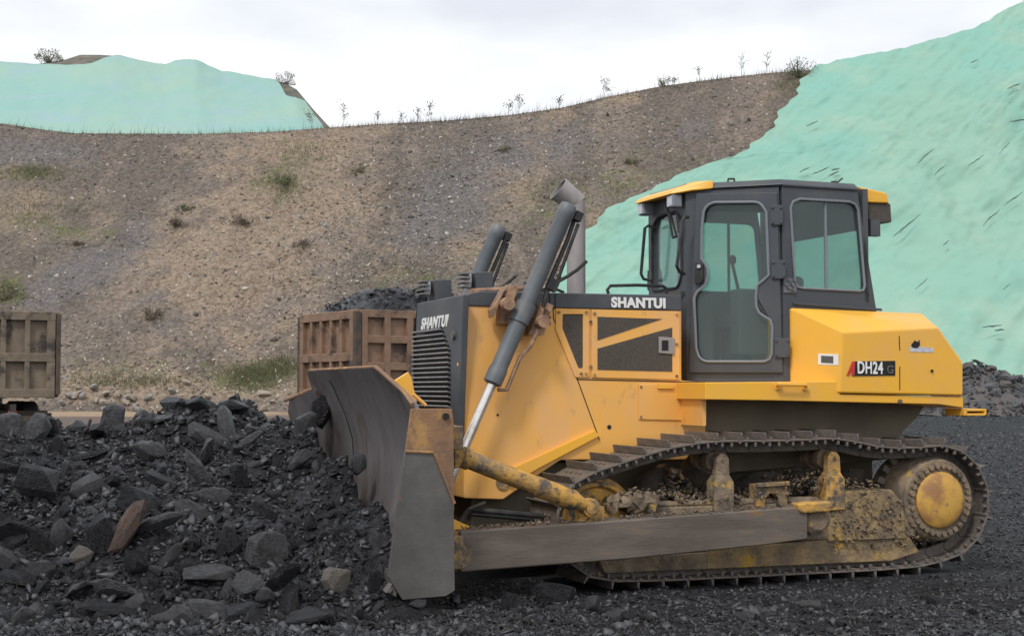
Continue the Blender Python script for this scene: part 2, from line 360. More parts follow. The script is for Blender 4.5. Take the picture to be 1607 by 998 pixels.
for j in range(nv):
    t = .004+.998*j/(nv-1)
    py0, _ = slope_py(1200, t)
    # left border found by walking: the edge depends on the height in the picture
    px = 900.
    for _ in range(6): py, _q = slope_py(px, min(t, 1)); px = .5*px+.5*(net_px(py)+5*math.sin(py*.13)+4*math.sin(py*.37+1))
    for i in range(nu):
        s = i/(nu-1); x = px+(2400-px)*(s**1.5)
        p = slope_pt(x, min(t, 1)); wr = (.5-abs(fbm(p.x*.8-p.z*1.1, p.y*.3, (p.x+p.z)*.10, 1.1, 2)))*.10+fbm(p.x*1.0+p.z*.9, p.y, p.z, .3, 5)*.18+(.5-abs(fbm((p.x-p.z*1.0)*.9, 7, (p.x+p.z)*.12, .35, 3)))*.30
        lift = .30+wr*min(1, s*25)
        pts.append(p+Vector((0, -lift, lift*.9)))
net = grid_mesh('netting', pts, nu, nv, mnet)
sol = net.modifiers.new('thickness', 'SOLIDIFY'); sol.thickness = .03; sol.offset = -1
tag(net, 'pale green erosion netting draped over the tall right hillside, with dark torn slits', 'netting')
# slits and stones caught in the net
mtear = mat('dark_soil_showing_through', (.05, .075, .07), (.10, .13, .12), 3, .4, .6, .95)
def on_slope(px, py):
    lo, hi = 0., 1.
    for _ in range(18):
        mid = (lo+hi)/2; y, p = slope_py(px, mid)
        if y > py: lo = mid
        else: hi = mid
    return p
tl = [(1443, 465, 14, 1.2), (1400, 475, 8, .9), (1452, 262, 18, 2.0), (1475, 285, 13, 1.5), (1440, 330, 10, 1.2), (1500, 305, 12, 1.), (1555, 360, 20, 1.8), (1590, 330, 16, 1.4), (1575, 250, 14, 1.4), (1530, 270, 14, 1.6), (1590, 150, 12, 1.6), (1535, 155, 10, 1.),
      (1530, 110, 8, 1.), (1425, 370, 22, 2.4), (1410, 382, 12, 2.2), (1275, 210, 10, 1.), (1240, 250, 5, .9), (1195, 268, 9, .8), (1290, 285, 14, 1.6), (1310, 290, 9, 2.4), (1313, 283, 7, 2.), (1265, 284, 8, 1.2), (1550, 532, 16, 1.8), (1562, 538, 8, 2.6),
      (1600, 205, 15, 1.6), (1590, 225, 10, 1.2), (1395, 545, 8, .9), (1480, 400, 5, 1.8), (1350, 300, 7, 1.), (1400, 232, 10, 1.), (1340, 330, 4, 1.6), (1470, 560, 7, 1.2), (1600, 430, 12, 1.2), (1570, 470, 8, 1.), (1180, 262, 6, 1.), (1375, 130, 6, .8)]
for (px, py, ln, wd) in [q for k, q in enumerate(tl) if q[3] >= 1.4 or k % 3 == 0]:
    a = -.75 if py > 225 and py < 500 and px > 1330 else random.uniform(-.5, -.1)
    mb = MB(); n = 8; pt = []; pb = []
    for k in range(n):
        s = k/(n-1)*2-1; x = px+s*ln*math.cos(a)+random.uniform(-.6, .6); y = py+s*ln*math.sin(a)+random.uniform(-.6, .6)
        hw = .62*wd*(1-abs(s)**1.5)*random.uniform(.5, 1.2)+.12
        for q, lst in ((-1, pt), (1, pb)):
            p = on_slope(x, y+q*hw*.8); lst.append(p+Vector((0, -.95, .78)))
    mb.ext(pt+pb[::-1], (0, -.03, .03)); mb.build('tear', mtear, net)
# far net
pts = []; nt2 = [(-900, 75), (0, 98), (60, 101), (104, 105), (130, 103), (150, 97), (165, 89), (180, 85), (212, 95), (252, 101), (272, 94), (305, 94), (325, 104), (345, 111), (400, 121), (432, 126), (445, 150), (475, 158), (507, 203)]
nu = 220; nv = 60
for j in range(nv):
    for i in range(nu):
        px = -900+(507+900)*(i/(nu-1))**.8; yt = lerp(top2, px); yn = lerp(nt2, px); tt = min(1, max(.02, 1-(yn-yt)/(222-yt+1e-3)))
        t = tt*j/(nv-1); p = hill2_pt(px, t, .35+fbm(px*.02, t*4, 0, 2, 4)*.15); pts.append(p)
fn = grid_mesh('netting', pts, nu, nv, mnet2); sol = fn.modifiers.new('thickness', 'SOLIDIFY'); sol.thickness = .03
tag(fn, 'distant green netting over the flat topped hill beyond the left crest', 'netting')

# ---------------------------------------------------------------- the ground and the coal heap
def dz(X, Y):
    return ((X-RX)*DC+(Y-RY)*DS, -(X-RX)*DS+(Y-RY)*DC)
cp = [(-420, 650, 12.4), (-200, 645, 12.4), (0, 672, 12.4), (60, 678, 12.4), (120, 681, 12.6), (170, 674, 12.8), (230, 656, 13), (300, 630, 13.2), (350, 624, 13.3), (400, 634, 13.4), (440, 690, 13.4), (470, 690, 13.1), (500, 672, 12.7),
      (520, 680, 12.2), (562, 712, 11.2), (604, 770, 10.35), (612, 850, 9.95), (0, 780, 11.1), (-200, 780, 11.1), (-420, 800, 11), (100, 780, 11.3), (250, 760, 11.5), (400, 740, 11.7), (480, 740, 11.7), (150, 725, 12), (300, 690, 12.4), (460, 840, 10.7),
      (300, 850, 10.5), (100, 868, 10.4), (-200, 868, 10.4), (540, 830, 10.6), (-420, 930, 9.9), (-200, 930, 9.9), (0, 930, 9.95), (200, 935, 9.9), (400, 932, 9.9), (580, 938, 9.8)]
C3 = [tuple(W(*q)) for q in cp]
for px in range(-500, 560, 70): C3 += [((px-PX)/F*15.2, 15.2, .1), ((px-PX)/F*9.0, 9.0, 0), ((px-PX)/F*17, 17, 0), ((px-PX)/F*7.5, 7.5, 0)]
for X in (-1, -.3, .5, 2, 5, 9):
    for Y in (7.5, 9, 9.7): C3.append((X, Y, 0))
for X in (-.5, 1, 4, 9):
    for Y in (11.5, 14, 17): C3.append((X, Y, 0))
C3 = np.array(C3); XY = C3[:, :2]
K = np.sqrt(((XY[:, None]-XY[None])**2).sum(-1)+.05)
wts = np.linalg.solve(K, C3[:, 2])
def pile(X, Y):
    X = np.asarray(X, float); Y = np.asarray(Y, float); sh = X.shape; x = X.ravel(); y = Y.ravel(); out = np.zeros(len(x))
    m = (x > -9) & (x < 9) & (y > 7.6) & (y < 16.8)
    if m.any():
        d = np.sqrt((x[m][:, None]-XY[:, 0])**2+(y[m][:, None]-XY[:, 1])**2+.05); out[m] = d @ wts
    u = (x-RX)*DC+(y-RY)*DS; v = -(x-RX)*DS+(y-RY)*DC
    ins = np.clip((u+4.62)/.25, 0, 1)*np.clip((1.95-np.abs(v))/.12, 0, 1)*(u < 1)
    side = np.clip((u+4.75)/.5, 0, 1)*(np.abs(v) >= 1.9)
    k = 1-np.maximum(ins, side)
    f = np.clip((x+9)/2, 0, 1)*np.clip((9-x), 0, 1)
    return (np.maximum(out, 0)*k*f).reshape(sh)
def axis(lo, hi, dl, dh, step, grow=1.13):
    a = list(np.arange(dl, dh+1e-6, step)); s = step; x = dl
    while x > lo: s *= grow; x -= s; a.insert(0, x)
    s = step; x = a[-1]
    while x < hi: s *= grow; x += s; a.append(x)
    return np.array(a)
gx = axis(-320, 320, -5.6, 6.0, .05); gy = axis(-60, 330, 8.3, 16.5, .05)
GX, GY = np.meshgrid(gx, gy)
Z = pile(GX, GY)
rgh = np.array([[fbm(x, y, 0, 1.4, 4)*.03+fbm(x, y, 5, 6, 2)*.012+fbm(x, y, 9, .05, 2)*.10*min(1, max(0, (y-22)/30)) for x in gx] for y in gy])
pm = np.clip(Z/.3, 0, 1)
ud, vd = dz(GX, GY); flat = (ud > -4.6) & (ud < .8) & (np.abs(vd) < 1.5)
Z = Z+rgh*(1+2.2*pm)+ZG; Z[flat] = np.minimum(Z[flat], ZG+.01)
px_ = PX+GX/np.maximum(GY, .1)*F
dirt = np.clip((GY-46)/16, 0, 1)*np.clip((700-px_)/250, 0, 1)+np.clip((GY-83)/8, 0, 1)*np.clip((1000-px_)/300, 0, 1)
tanr = np.clip((GY-74)/10, 0, 1)*np.clip((560-px_)/200, 0, 1)
mground = ground_mat('coal_ground', [(.014, .014, .016), (None, (.036, .037, .042), 1.6, .44, .68), (None, (.06, .064, .072), 9, .58, .68), ('dirt', (.13, .10, .085), .5), ('tan', (.33, .24, .16), .4)], (26, .45, 1.7), rough=.8, bump=1., bsc=14)
gr = grid_mesh('ground', np.stack([GX, GY, Z], -1).reshape(-1, 3), len(gx), len(gy), mground, attr=dict(dirt=dirt.ravel().astype(float), tan=tanr.ravel().astype(float)))
tag(gr, kind='structure')
def hgt(x, y):                                                # ground height at many spots, read off the ground sheet
    x = np.asarray(x, float); y = np.asarray(y, float)
    i = np.clip(np.searchsorted(gx, x)-1, 0, len(gx)-2); j = np.clip(np.searchsorted(gy, y)-1, 0, len(gy)-2)
    a = (x-gx[i])/(gx[i+1]-gx[i]); b = (y-gy[j])/(gy[j+1]-gy[j])
    return Z[j, i]*(1-a)*(1-b)+Z[j, i+1]*a*(1-b)+Z[j+1, i]*(1-a)*b+Z[j+1, i+1]*a*b
def hz(x, y): return float(hgt([x], [y])[0])

# ---------------------------------------------------------------- stones
def stone_hull(seed, n=16, slab=1., rough=.25):
    r = random.Random(seed); pts = []
    for _ in range(n):
        v = Vector((r.gauss(0, 1), r.gauss(0, 1), r.gauss(0, 1))).normalized()*(1-r.random()*rough)
        # boxy: push towards the faces of a box
        mxv = max(abs(v.x), abs(v.y), abs(v.z)); v = v.lerp(v/mxv*.8, .55)
        pts.append(Vector((v.x, v.y*.8, v.z*slab)))
    bm = bmesh.new(); vv = [bm.verts.new(p) for p in pts]; bmesh.ops.convex_hull(bm, input=vv)
    for v in list(bm.verts):
        if not v.link_faces: bm.verts.remove(v)
    bm.verts.index_update()
    V = np.array([v.co[:] for v in bm.verts]); Fc = [tuple(v.index for v in f.verts) for f in bm.faces]; bm.free()
    return V, Fc
def rotm(r):
    return np.array(Euler((r.uniform(0, 6.28), r.uniform(0, 6.28), r.uniform(0, 6.28))).to_matrix())
def scatter(name, pts, sizes, mats, slab=(.2, .75), n=8, nvar=24, tilt=.6, seed=1, mprob=None):
    r = random.Random(seed); hulls = [stone_hull(seed*100+k, n, r.uniform(*slab), .12) for k in range(nvar)]
    V = []; Fl = []; mi = []; base = 0
    for p, s in zip(pts, sizes):
        hv, hf = hulls[r.randrange(nvar)]
        R = np.array(Euler((r.gauss(0, tilt), r.gauss(0, tilt), r.uniform(0, 6.28))).to_matrix())
        sc = np.array([s*r.uniform(.8, 1.3), s*r.uniform(.6, 1.1), s*r.uniform(.6, 1.1)])
        V.append((hv*sc)@R.T+np.array(p)); k = r.choices(range(len(mats)), mprob)[0]
        for f in hf: Fl.append((f[0]+base, f[1]+base, f[2]+base)); mi.append(k)
        base += len(hv)
    V = np.concatenate(V); Fl = np.array(Fl, dtype=np.int32)
    me = bpy.data.meshes.new(name); me.vertices.add(len(V)); me.vertices.foreach_set('co', V.ravel().astype(np.float32))
    me.loops.add(Fl.size); me.loops.foreach_set('vertex_index', Fl.ravel()); me.polygons.add(len(Fl))
    me.polygons.foreach_set('loop_start', np.arange(0, Fl.size, 3, dtype=np.int32)); me.polygons.foreach_set('material_index', mi)
    for m in mats: me.materials.append(m)
    me.update(calc_edges=True); me.validate()
    o = bpy.data.objects.new(name, me); COL.objects.link(o); return o
def clear_of_dozer(x, y):
    u, v = dz(x, y)
    if -4.75 < u < .7 and abs(v) < 1.9: return (u > -4.2 and abs(v) < 0.0)
    return True
# chips all over heap and ground
pp = []; ss = []
while len(pp) < 46000:
    Y = random.uniform(8.3, 14.2); X = random.uniform(-6.2, 0.2)*Y/14*1.35
    h = hz_ = 0
    pp.append((X, Y)); ss.append(.009+.034*random.random()**2+(.038*random.random() if random.random() < .12 else 0))
pa = np.array(pp); zz = hgt(pa[:, 0], pa[:, 1])
u, v = dz(pa[:, 0], pa[:, 1]); ok = ~((u > -4.62) & (np.abs(v) < 1.93)) | ((zz < .06) & (np.abs(v) > 1.35) & (u > -4.2))
tag(scatter('coal_rubble', [(a[0], a[1], z+s*.2) for a, z, s, k in zip(pa, zz, ss, ok) if k], [s for s, k in zip(ss, ok) if k], [M['coalA'], M['coalS'], M['coalD']], seed=3, mprob=[.66, .335, .005]),
    'loose broken coal and slack covering the heap in front of the blade', 'coal', kind='stuff')
pp = []; ss = []
while len(pp) < 52000:
    Y = 8.3+ 40*random.random()**2.0; X = random.uniform(-.13, .37)*Y
    u, v = dz(X, Y)
    if -4.7 < u < .5 and (abs(v) < 1.9 and (abs(v) < .6 or (u > -3.4 and .68 < abs(v) < 1.3)) and u > -4.7): continue
    if -4.8 < u < -4.25 and abs(v) < 1.95: continue
    pp.append((X, Y, hz(X, Y)+.004)); ss.append((.008+.024*random.random()**2.2)*(1+max(0, Y-12)*.06))
tag(scatter('coal_gravel', pp, ss, [M['coalA'], M['coalS'], M['coalB']], seed=5, mprob=[.54, .42, .04]),
    'fine dark coal gravel strewn over the yard around the tracks', 'gravel', kind='stuff')
pp = []; ss = []
while len(pp) < 2600:
    Y = random.uniform(8.9, 13.9); X = random.uniform(-6.2, 0.1)*Y/14*1.35; u, v = dz(X, Y)
    if u > -4.72 and abs(v) < 1.95: continue
    h = hz(X, Y)
    if h < .12 and random.random() < .55: continue
    s_ = .028+.045*random.random()**1.5; pp.append((X, Y, h+s_*.25)); ss.append(s_)
tag(scatter('coal_pieces', pp, ss, [M['coalA'], M['coalS']], seed=31, n=13, nvar=24, slab=(.25, .7), mprob=[.68, .32]), 'fist sized pieces of coal filling the heap between the bigger lumps', 'coal', kind='stuff')
pp = []; ss = []
while len(pp) < 5000:
    Y = random.uniform(30, 88); X = random.uniform(.24, .40)*Y; pp.append((X, Y, hz(X, Y))); ss.append((.02+.06*random.random()**3)*Y/50)
tag(scatter('coal_gravel', pp, ss, [M['coalA'], M['coalS'], M['coalB']], seed=51, mprob=[.55, .35, .10]), 'scattered coarse coal on the far part of the yard behind the bulldozer', 'gravel', kind='stuff')
pp = []; ss = []
while len(pp) < 900:
    Y = random.uniform(8.5, 10.3); X = random.uniform(-.16, .37)*Y; u, v = dz(X, Y)
    if v > -1.42 or (u < -4.2 and v > -2.0) or random.random() > 1.15-max(0, X+.6)*.22: continue
    s_ = .018+.040*random.random()**2.2; pp.append((X, Y, hz(X, Y)+s_*.2)); ss.append(s_)
tag(scatter('coal_pieces', pp, ss, [M['coalA'], M['coalS']], seed=61, n=13, nvar=24, slab=(.25, .7), mprob=[.72, .28]), 'broken coal pieces strewn on the ground along the near track', 'coal', kind='stuff')
# lumps one can count
variants = []
for k in range(14):
    V, Fc = stone_hull(900+k, 18+k % 5*3, [.35, .55, .8, .95, .25][k % 5], .22)
    for nm, mm in (('A', M['coalA']), ('B', M['coalB'])):
        me = bpy.data.meshes.new('coal_lump'); me.from_pydata([tuple(v) for v in V], [], Fc); me.materials.append(mm); me.update(); variants.append((k, nm, me))
def stone(name, loc, dims, rot, mm, label, cat='rock', group=None, seed=0, slab=1., n=22, rough=.2, bev=.06):
    V, Fc = stone_hull(seed, n, slab, rough)
    me = bpy.data.meshes.new(name); me.from_pydata([tuple(v) for v in V], [], Fc); me.materials.append(mm); me.update()
    o = bpy.data.objects.new(name, me); COL.objects.link(o); o.location = loc; o.scale = dims; o.rotation_euler = rot
    b = o.modifiers.new('worn_edges', 'BEVEL'); b.width = bev; b.segments = 1; b.limit_method = 'ANGLE'; b.angle_limit = .3; b.width = .05
    return tag(o, label, cat, group)
heroes = [  # px, py, d, half sizes (x, y, z) in m, rotation, material, label
 (197, 832, 10.45, (.085, .09, .30), (.25, .50, .3), 'coalC', 'long reddish brown stone slab leaning upright in the middle of the heap', 1.),
 (420, 862, 10.35, (.19, .17, .16), (.2, .1, .5), 'coalB', 'pale grey speckled boulder on the lower right of the heap', 1.),
 (528, 912, 9.95, (.125, .11, .115), (0, .1, .2), 'coalD', 'tan speckled stone at the foot of the heap beside the blade corner', 1.),
 (325, 898, 10.1, (.22, .14, .07), (.35, .0, .1), 'coalB', 'flat grey slab lying at the foot of the heap, left of the pale boulder', .6),
 (357, 852, 10.45, (.13, .12, .15), (.1, .2, .9), 'coalA', 'rounded black boulder directly left of the pale grey boulder', 1.),
 (97, 836, 10.6, (.10, .08, .15), (.3, .25, .4), 'coalB', 'grey egg shaped stone left of the reddish slab', 1.),
 (60, 756, 11.2, (.21, .17, .16), (.2, .3, .2), 'coalA', 'broad black boulder on the upper left of the heap', 1.),
 (503, 645, 12.5, (.12, .12, .19), (.3, .2, .4), 'coalA', 'black upright lump at the top of the heap against the far blade corner', 1.),
 (478, 672, 12.3, (.15, .13, .16), (.2, -.5, .8), 'coalB', 'grey rounded lump just below the lump at the far blade corner', .9),
 (366, 636, 13.1, (.17, .14, .08), (.05, .05, .1), 'coalA', 'black flat block sitting on the crest of the heap', .8),
 (238, 670, 12.8, (.24, .13, .06), (.4, -.25, -.1), 'coalB', 'long light grey slab sloping down from the left part of the crest', .6),
 (12, 672, 12.2, (.15, .13, .17), (.1, .1, .3), 'coalB', 'big grey boulder at the left edge below the parked truck', 1.),
 (563, 729, 11.15, (.075, .08, .105), (0, .1, .2), 'coalB', 'small rounded grey stone touching the face of the blade', 1.),
 (128, 872, 10.35, (.09, .08, .10), (.4, .5, .3), 'coalD', 'brownish angular stone below the egg shaped grey stone', .9),
 (266, 880, 10.25, (.05, .06, .16), (.2, .6, .1), 'coalB', 'narrow grey shard leaning beside the flat slab at the foot of the heap', 1.),
 (100, 835, 10.9, (.05, .06, .07), (.2, .6, .1), 'coalA', 'small black chunk behind the egg shaped grey stone', 1.),
 (868, 934, 10.2, (.21, .14, .11), (.15, .1, .1), 'coalA', 'wide black boulder on the ground below the push arm', .9),
 (800, 952, 9.85, (.09, .09, .11), (.1, .2, .7), 'coalA', 'pointed black stone between the blade and the wide boulder', 1.),
 (932, 946, 9.9, (.08, .06, .07), (.6, .2, .7), 'coalB', 'small grey stone just right of the wide black boulder', 1.),
 (640, 968, 9.45, (.15, .11, .08), (.1, .1, .7), 'coalA', 'low black rock in front of the blade corner', .9),
 (545, 865, 10.3, (.16, .10, .06), (.2, -.1, .1), 'coalA', 'flat black slab above the tan speckled stone', .6),
 (470, 720, 11.7, (.14, .08, .09), (.3, -.6, .2), 'coalB', 'grey wedge of stone halfway up the heap towards the blade', .8),
 (30, 905, 10.1, (.16, .12, .07), (.3, .2, .2), 'coalA', 'dark slab low on the left edge of the heap', .7),
 (20, 845, 10.6, (.13, .11, .10), (.3, -.4, .2), 'coalB', 'grey tilted block at the left edge above the dark slab', .8),
 (590, 912, 9.85, (.07, .06, .09), (.1, .1, .2), 'coalA', 'small dark stone touching the lower front corner of the blade end', 1.),
 (390, 690, 12.1, (.16, .07, .05), (.5, -.5, .3), 'coalB', 'slim grey slab below the black block on the crest', .7),
 (655, 955, 9.7, (.08, .06, .06), (.5, -.5, .3), 'coalB', 'little grey rock behind the low black rock', .8),
 (1268, 945, 9.9, (.13, .09, .035), (.1, .05, .3), 'coalB', 'flat pale grey stone on the open ground below the middle of the track', .5),
 (380, 960, 9.4, (.16, .11, .08), (.2, -.2, .3), 'coalA', 'black rock at the bottom of the photo in front of the heap', .8),
 (160, 955, 9.5, (.18, .10, .05), (.2, .1, .3), 'coalA', 'broad dark slab near the bottom left corner', .6),
]
for k, (px, py, d, dm, rot, mm, lab, slab) in enumerate(heroes):
    p = W(px, py, d); g = hz(p.x, p.y)
    if p.z < g+dm[2]*.3: p.z = g+dm[2]*.35
    stone('rock', p, dm, rot, M[mm], lab, seed=300+k, slab=slab)
pend = []; rr = random.Random(11); cnt = 0; tries = 0; placed = []
while cnt < 285 and tries < 9000:
    tries += 1
    px = rr.uniform(-30, 620); d = rr.uniform(9.2, 13.3); X = (px-PX)/F*d
    if not clear_of_dozer(X, d): continue
    u, v = dz(X, d)
    if u > -4.66: continue
    s = .045+.16*rr.random()**1.9
    if u > -5.15 and abs(v) < 2.1: s = min(s, .055)
    if any((X-a)**2+(d-b)**2 < (s+c)**2*.55 for a, b, c in placed): continue
    placed.append((X, d, s)); k, nm, me = rr.choice([v for v in variants if v[1] == ('A' if rr.random() < .58 else 'B')])
    g = hz(X, d); o = bpy.data.objects.new('coal_lump', me); COL.objects.link(o)
    o.location = (X, d, g+s*.3); o.scale = (s*rr.uniform(.9, 1.9), s*rr.uniform(.6, 1.1), s*rr.uniform(.5, 1.1)); o.rotation_euler = (rr.gauss(.25, .6), rr.gauss(0, .6), rr.uniform(0, 6.3)); cnt += 1
    pend.append((o, k, nm, s, px, HZ-(o.location.z-CH)/d*F))
SH = ['flat', 'thick', 'blocky', 'chunky', 'thin']
short = ['the long reddish slab', 'the pale speckled boulder', 'the tan speckled stone', 'the flat grey slab', 'the rounded black boulder', 'the egg shaped grey stone', 'the broad black boulder', 'the upright lump at the far blade corner', None,
         'the black block on the crest', 'the long light slab near the crest', 'the big grey boulder at the left edge', 'the rounded stone touching the blade', 'the brownish angular stone', 'the narrow grey shard', None, None, None, None, None,
         'the flat black slab', 'the grey wedge near the blade', 'the dark slab low on the left edge', 'the tilted block at the left edge', None, 'the slim grey slab below the crest', None, None, 'the black rock at the bottom', 'the broad dark slab near the bottom corner']
seen = set()
for o, k, nm, s, px, py in pend:
    j = min((j for j in range(len(short)) if short[j]), key=lambda j: (heroes[j][0]-px)**2+(heroes[j][1]-py)**2)
    dx, dy = px-heroes[j][0], py-heroes[j][1]
    far = 'just ' if dx*dx+dy*dy < 45**2 else 'further '
    dr = ('right of' if dx > 0 else 'left of') if abs(dx) > 2.2*abs(dy) else (('below' if dy > 0 else 'above') if abs(dy) > 2.2*abs(dx) else (('below right of' if dx > 0 else 'below left of') if dy > 0 else ('above right of' if dx > 0 else 'above left of')))
    lab = f"{'small' if s < .05 else ('medium' if s < .085 else 'large')} {SH[k % 5]} {'black' if nm == 'A' else 'grey'} lump {far}{dr} {short[j]}"
    if lab in seen: bpy.data.objects.remove(o); continue
    seen.add(lab); tag(o, lab, 'rock', 'coal lumps on the heap')
front = []
for i in range(26):                                           # rocks strewn in front and under the arm
    px = rr.uniform(640, 1060); d = rr.uniform(9.2, 10.4)
    if i % 4 == 0: px = rr.uniform(1060, 1600); d = rr.uniform(9., 10.3)
    X = (px-PX)/F*d; k, nm, me = rr.choice(variants); s = .025+.05*rr.random()**1.5; u, v = dz(X, d)
    if abs(v) < 1.32+s and u > -3.6: continue
    if abs(v) < 1.98+s and u < -4.2: continue
    o = bpy.data.objects.new('coal_lump', me); COL.objects.link(o); o.location = (X, d, ZG+s*.35); o.scale = (s*1.3, s, s*.9); o.rotation_euler = (rr.gauss(0, .3), rr.gauss(0, .3), rr.uniform(0, 6.3))
    front.append((px, o, 'black' if nm == 'A' else 'grey', s))
ORD = lambda n: str(n)+('th' if 10 <= n % 100 <= 20 else {1: 'st', 2: 'nd', 3: 'rd'}.get(n % 10, 'th'))
for k, (px, o, w_, s) in enumerate(sorted(front, key=lambda q: q[0])):
    tag(o, f"{'small' if s < .045 else 'larger'} {w_} stone on the ground before the track, {ORD(k+1)} counting right from the blade", 'rock', 'stones strewn before the track')
# stones of the slope: thousands
pp = []; ss = []
r4 = random.Random(4)
while len(pp) < 17000:
    px = r4.uniform(-40, 1300); t = r4.random()**1.15
    p = slope_pt(px, t); py = HZ-(p.z-CH)/p.y*F
    if px > net_px(py)-6: continue
    dens = .28+1.1*blob(px, py, 590, 400, 230, 120, -.6)+.5*blob(px, py, 160, 240, 120, 40)+.8*blob(px, py, 250, 590, 240, 35)+.5*blob(px, py, 900, 220, 300, 90)
    if r4.random() > dens: continue
    pp.append(tuple(p)); ss.append(.05+.17*r4.random()**2.4+(.16 if r4.random() < .04 else 0))
ms1 = mat('pale_slope_stone', (.46, .41, .36), rough=.9); ms2 = mat('brown_slope_stone', (.20, .15, .12), rough=.9); ms3 = mat('grey_slope_stone', (.26, .25, .24), rough=.9); ms5 = mat('tan_boulder_stone', (.27, .225, .175), (.34, .30, .25), 3, rough=.9, bump=.6); ms4 = mat('dark_slope_stone', (.10, .09, .085), rough=.9)
tag(scatter('slope_stones', pp, ss, [ms1, ms2, ms3, ms4], seed=8, n=8, mprob=[.30, .25, .22, .23]), 'loose stones and scree scattered over the brown hillside', 'scree', kind='stuff')
# pale boulders at the slope's foot
bl_ = []
for i in range(34):
    px = r4.gauss(200, 85) if i < 26 else r4.uniform(300, 460); t = abs(r4.gauss(.035, .03)); p = slope_pt(px, t); s = r4.uniform(.18, .42)
    k = r4.randrange(14)
    o = stone('boulder', (p.x, p.y-.3, p.z+s*.2), (s*1.3, s, s*.8), (r4.gauss(0, .4), r4.gauss(0, .4), r4.uniform(0, 6)), [ms5, ms3][i % 2], None, seed=700+k, slab=.8)
    o.modifiers[0].width = .03; bl_.append((px, o, ['tan', 'grey'][i % 2]))
for k, (px, o, c) in enumerate(sorted(bl_, key=lambda q: q[0])):
    tag(o, f'pale {c} boulder, {ORD(k+1)} from the left along the foot of the hillside', 'boulder', 'pale boulders at the foot of the hillside')
# dark rubble heap by the netted hill
r5 = random.Random(6)
def mound(px): return np.interp(px, [1380, 1440, 1500, 1530, 1580, 1640, 1720, 1800], [0, .4, 2.4, 3.3, 2.3, 2.0, 1.2, 0])
rows = {0: [], 1: [], 2: []}
for i in range(84):
    px = r5.uniform(1475, 1640); row = i % 3; lay = (row+r5.random()*.9)/3; s = r5.uniform(.25, .62)
    hgt = mound(px)*lay; d = 80+4.5*lay+r5.uniform(-.4, .4); X = (px-PX)/F*d
    o = stone('boulder', (X, d, hgt*.92+s*.1), (s*1.2, s, s*.85), (r5.gauss(0, .5), r5.gauss(0, .5), r5.uniform(0, 6)), [M['coalA'], M['coalB'], M['coalB'], ms4][i % 4], None, seed=800+i % 12, slab=.85)
    o.modifiers[0].width = .03; rows[row].append((px, o))
for row in rows:
    for k, (px, o) in enumerate(sorted(rows[row], key=lambda q: q[0])):
        tag(o, f"dark boulder, {ORD(k+1)} from the left in the {['bottom', 'middle', 'top'][row]} row of the rubble bank", 'boulder', 'dark boulders in the bank under the netted hill')
mb = MB(); prof = []
for px in range(1380, 1801, 20):
    h = float(mound(px)); prof.append(h)
V = []; n = len(prof)
for j, (dd, k) in enumerate(((79.3, 0), (81.5, .45), (84.5, .93), (87, .9), (91, .0))):
    for i, h in enumerate(prof): d = dd; V.append(((1380+20*i-PX)/F*d, d+r5.uniform(-.2, .2), max(-.1, h*k+r5.uniform(-.12, .12)-.05)))
mb.add(V, [(j*n+i, j*n+i+1, (j+1)*n+i+1, (j+1)*n+i) for j in range(4) for i in range(n-1)]); o = mb.build('rubble_bank', ms4)
tag(o, kind='structure')
pp = []; ss = []
for i in range(2200):
    px = r5.uniform(1440, 1790); k = r5.random(); h = float(mound(px)); d = 79.3+5.5*k; pp.append(((px-PX)/F*d, d, max(0, h*min(.93, k*1.05)+r5.uniform(-.1, .1)))); ss.append(.08+.2*r5.random()**2)
tag(scatter('rubble', pp, ss, [M['coalA'], M['coalB'], ms4], seed=41, mprob=[.4, .4, .2]), 'small dark broken rock filling the bank under the netted hill', 'rubble', kind='stuff')
#@@PART2
# ---------------------------------------------------------------- bulldozer (x rearwards, y away from the camera, z up; all parts children of one Empty)
dozer = empty('bulldozer', (RX, RY, 0), PSI)
tag(dozer, 'yellow crawler bulldozer with dark grey cab, pushing its blade into the coal heap', 'bulldozer')
Y0 = -.62; XN = P(728, 480, Y0).x
def poly(pxs, y): return [P(a, b, y) for a, b in pxs]
def side(name, pxs, y, th, m, parent=dozer, bev=.006, **k):   # a plate whose outline lies on the side plane y, th thick inwards
    return MB().ext(poly(pxs, y), (0, th, 0)).build(name, m, parent, bev=bev, **k)
# body
body = MB().ext(poly([(728, 479), (1070, 487), (1070, 597), (1108, 600), (1108, 722), (880, 722), (850, 742), (790, 784), (728, 782)], Y0), (0, -2*Y0, 0)).build('engine_body', M['yel'], dozer, bev=.012)
# seams and raised edge plates
sm = MB()
def seam(pts, y=Y0-.002, r=.004):
    sm.tube([P(a, b, y) for a, b in pts], r, 5)
seam([(868, 482), (869, 500), (905, 592), (941, 690)]); seam([(905, 595), (1106, 600)])
sm.build('panel_seam', M['dark'], body)
MB().ext(poly([(798, 737), (934, 675), (941, 684), (845, 735), (800, 762)], Y0-.03), (0, .03, 0)).build('edge_plate', M['yel2'], body, bev=.004)
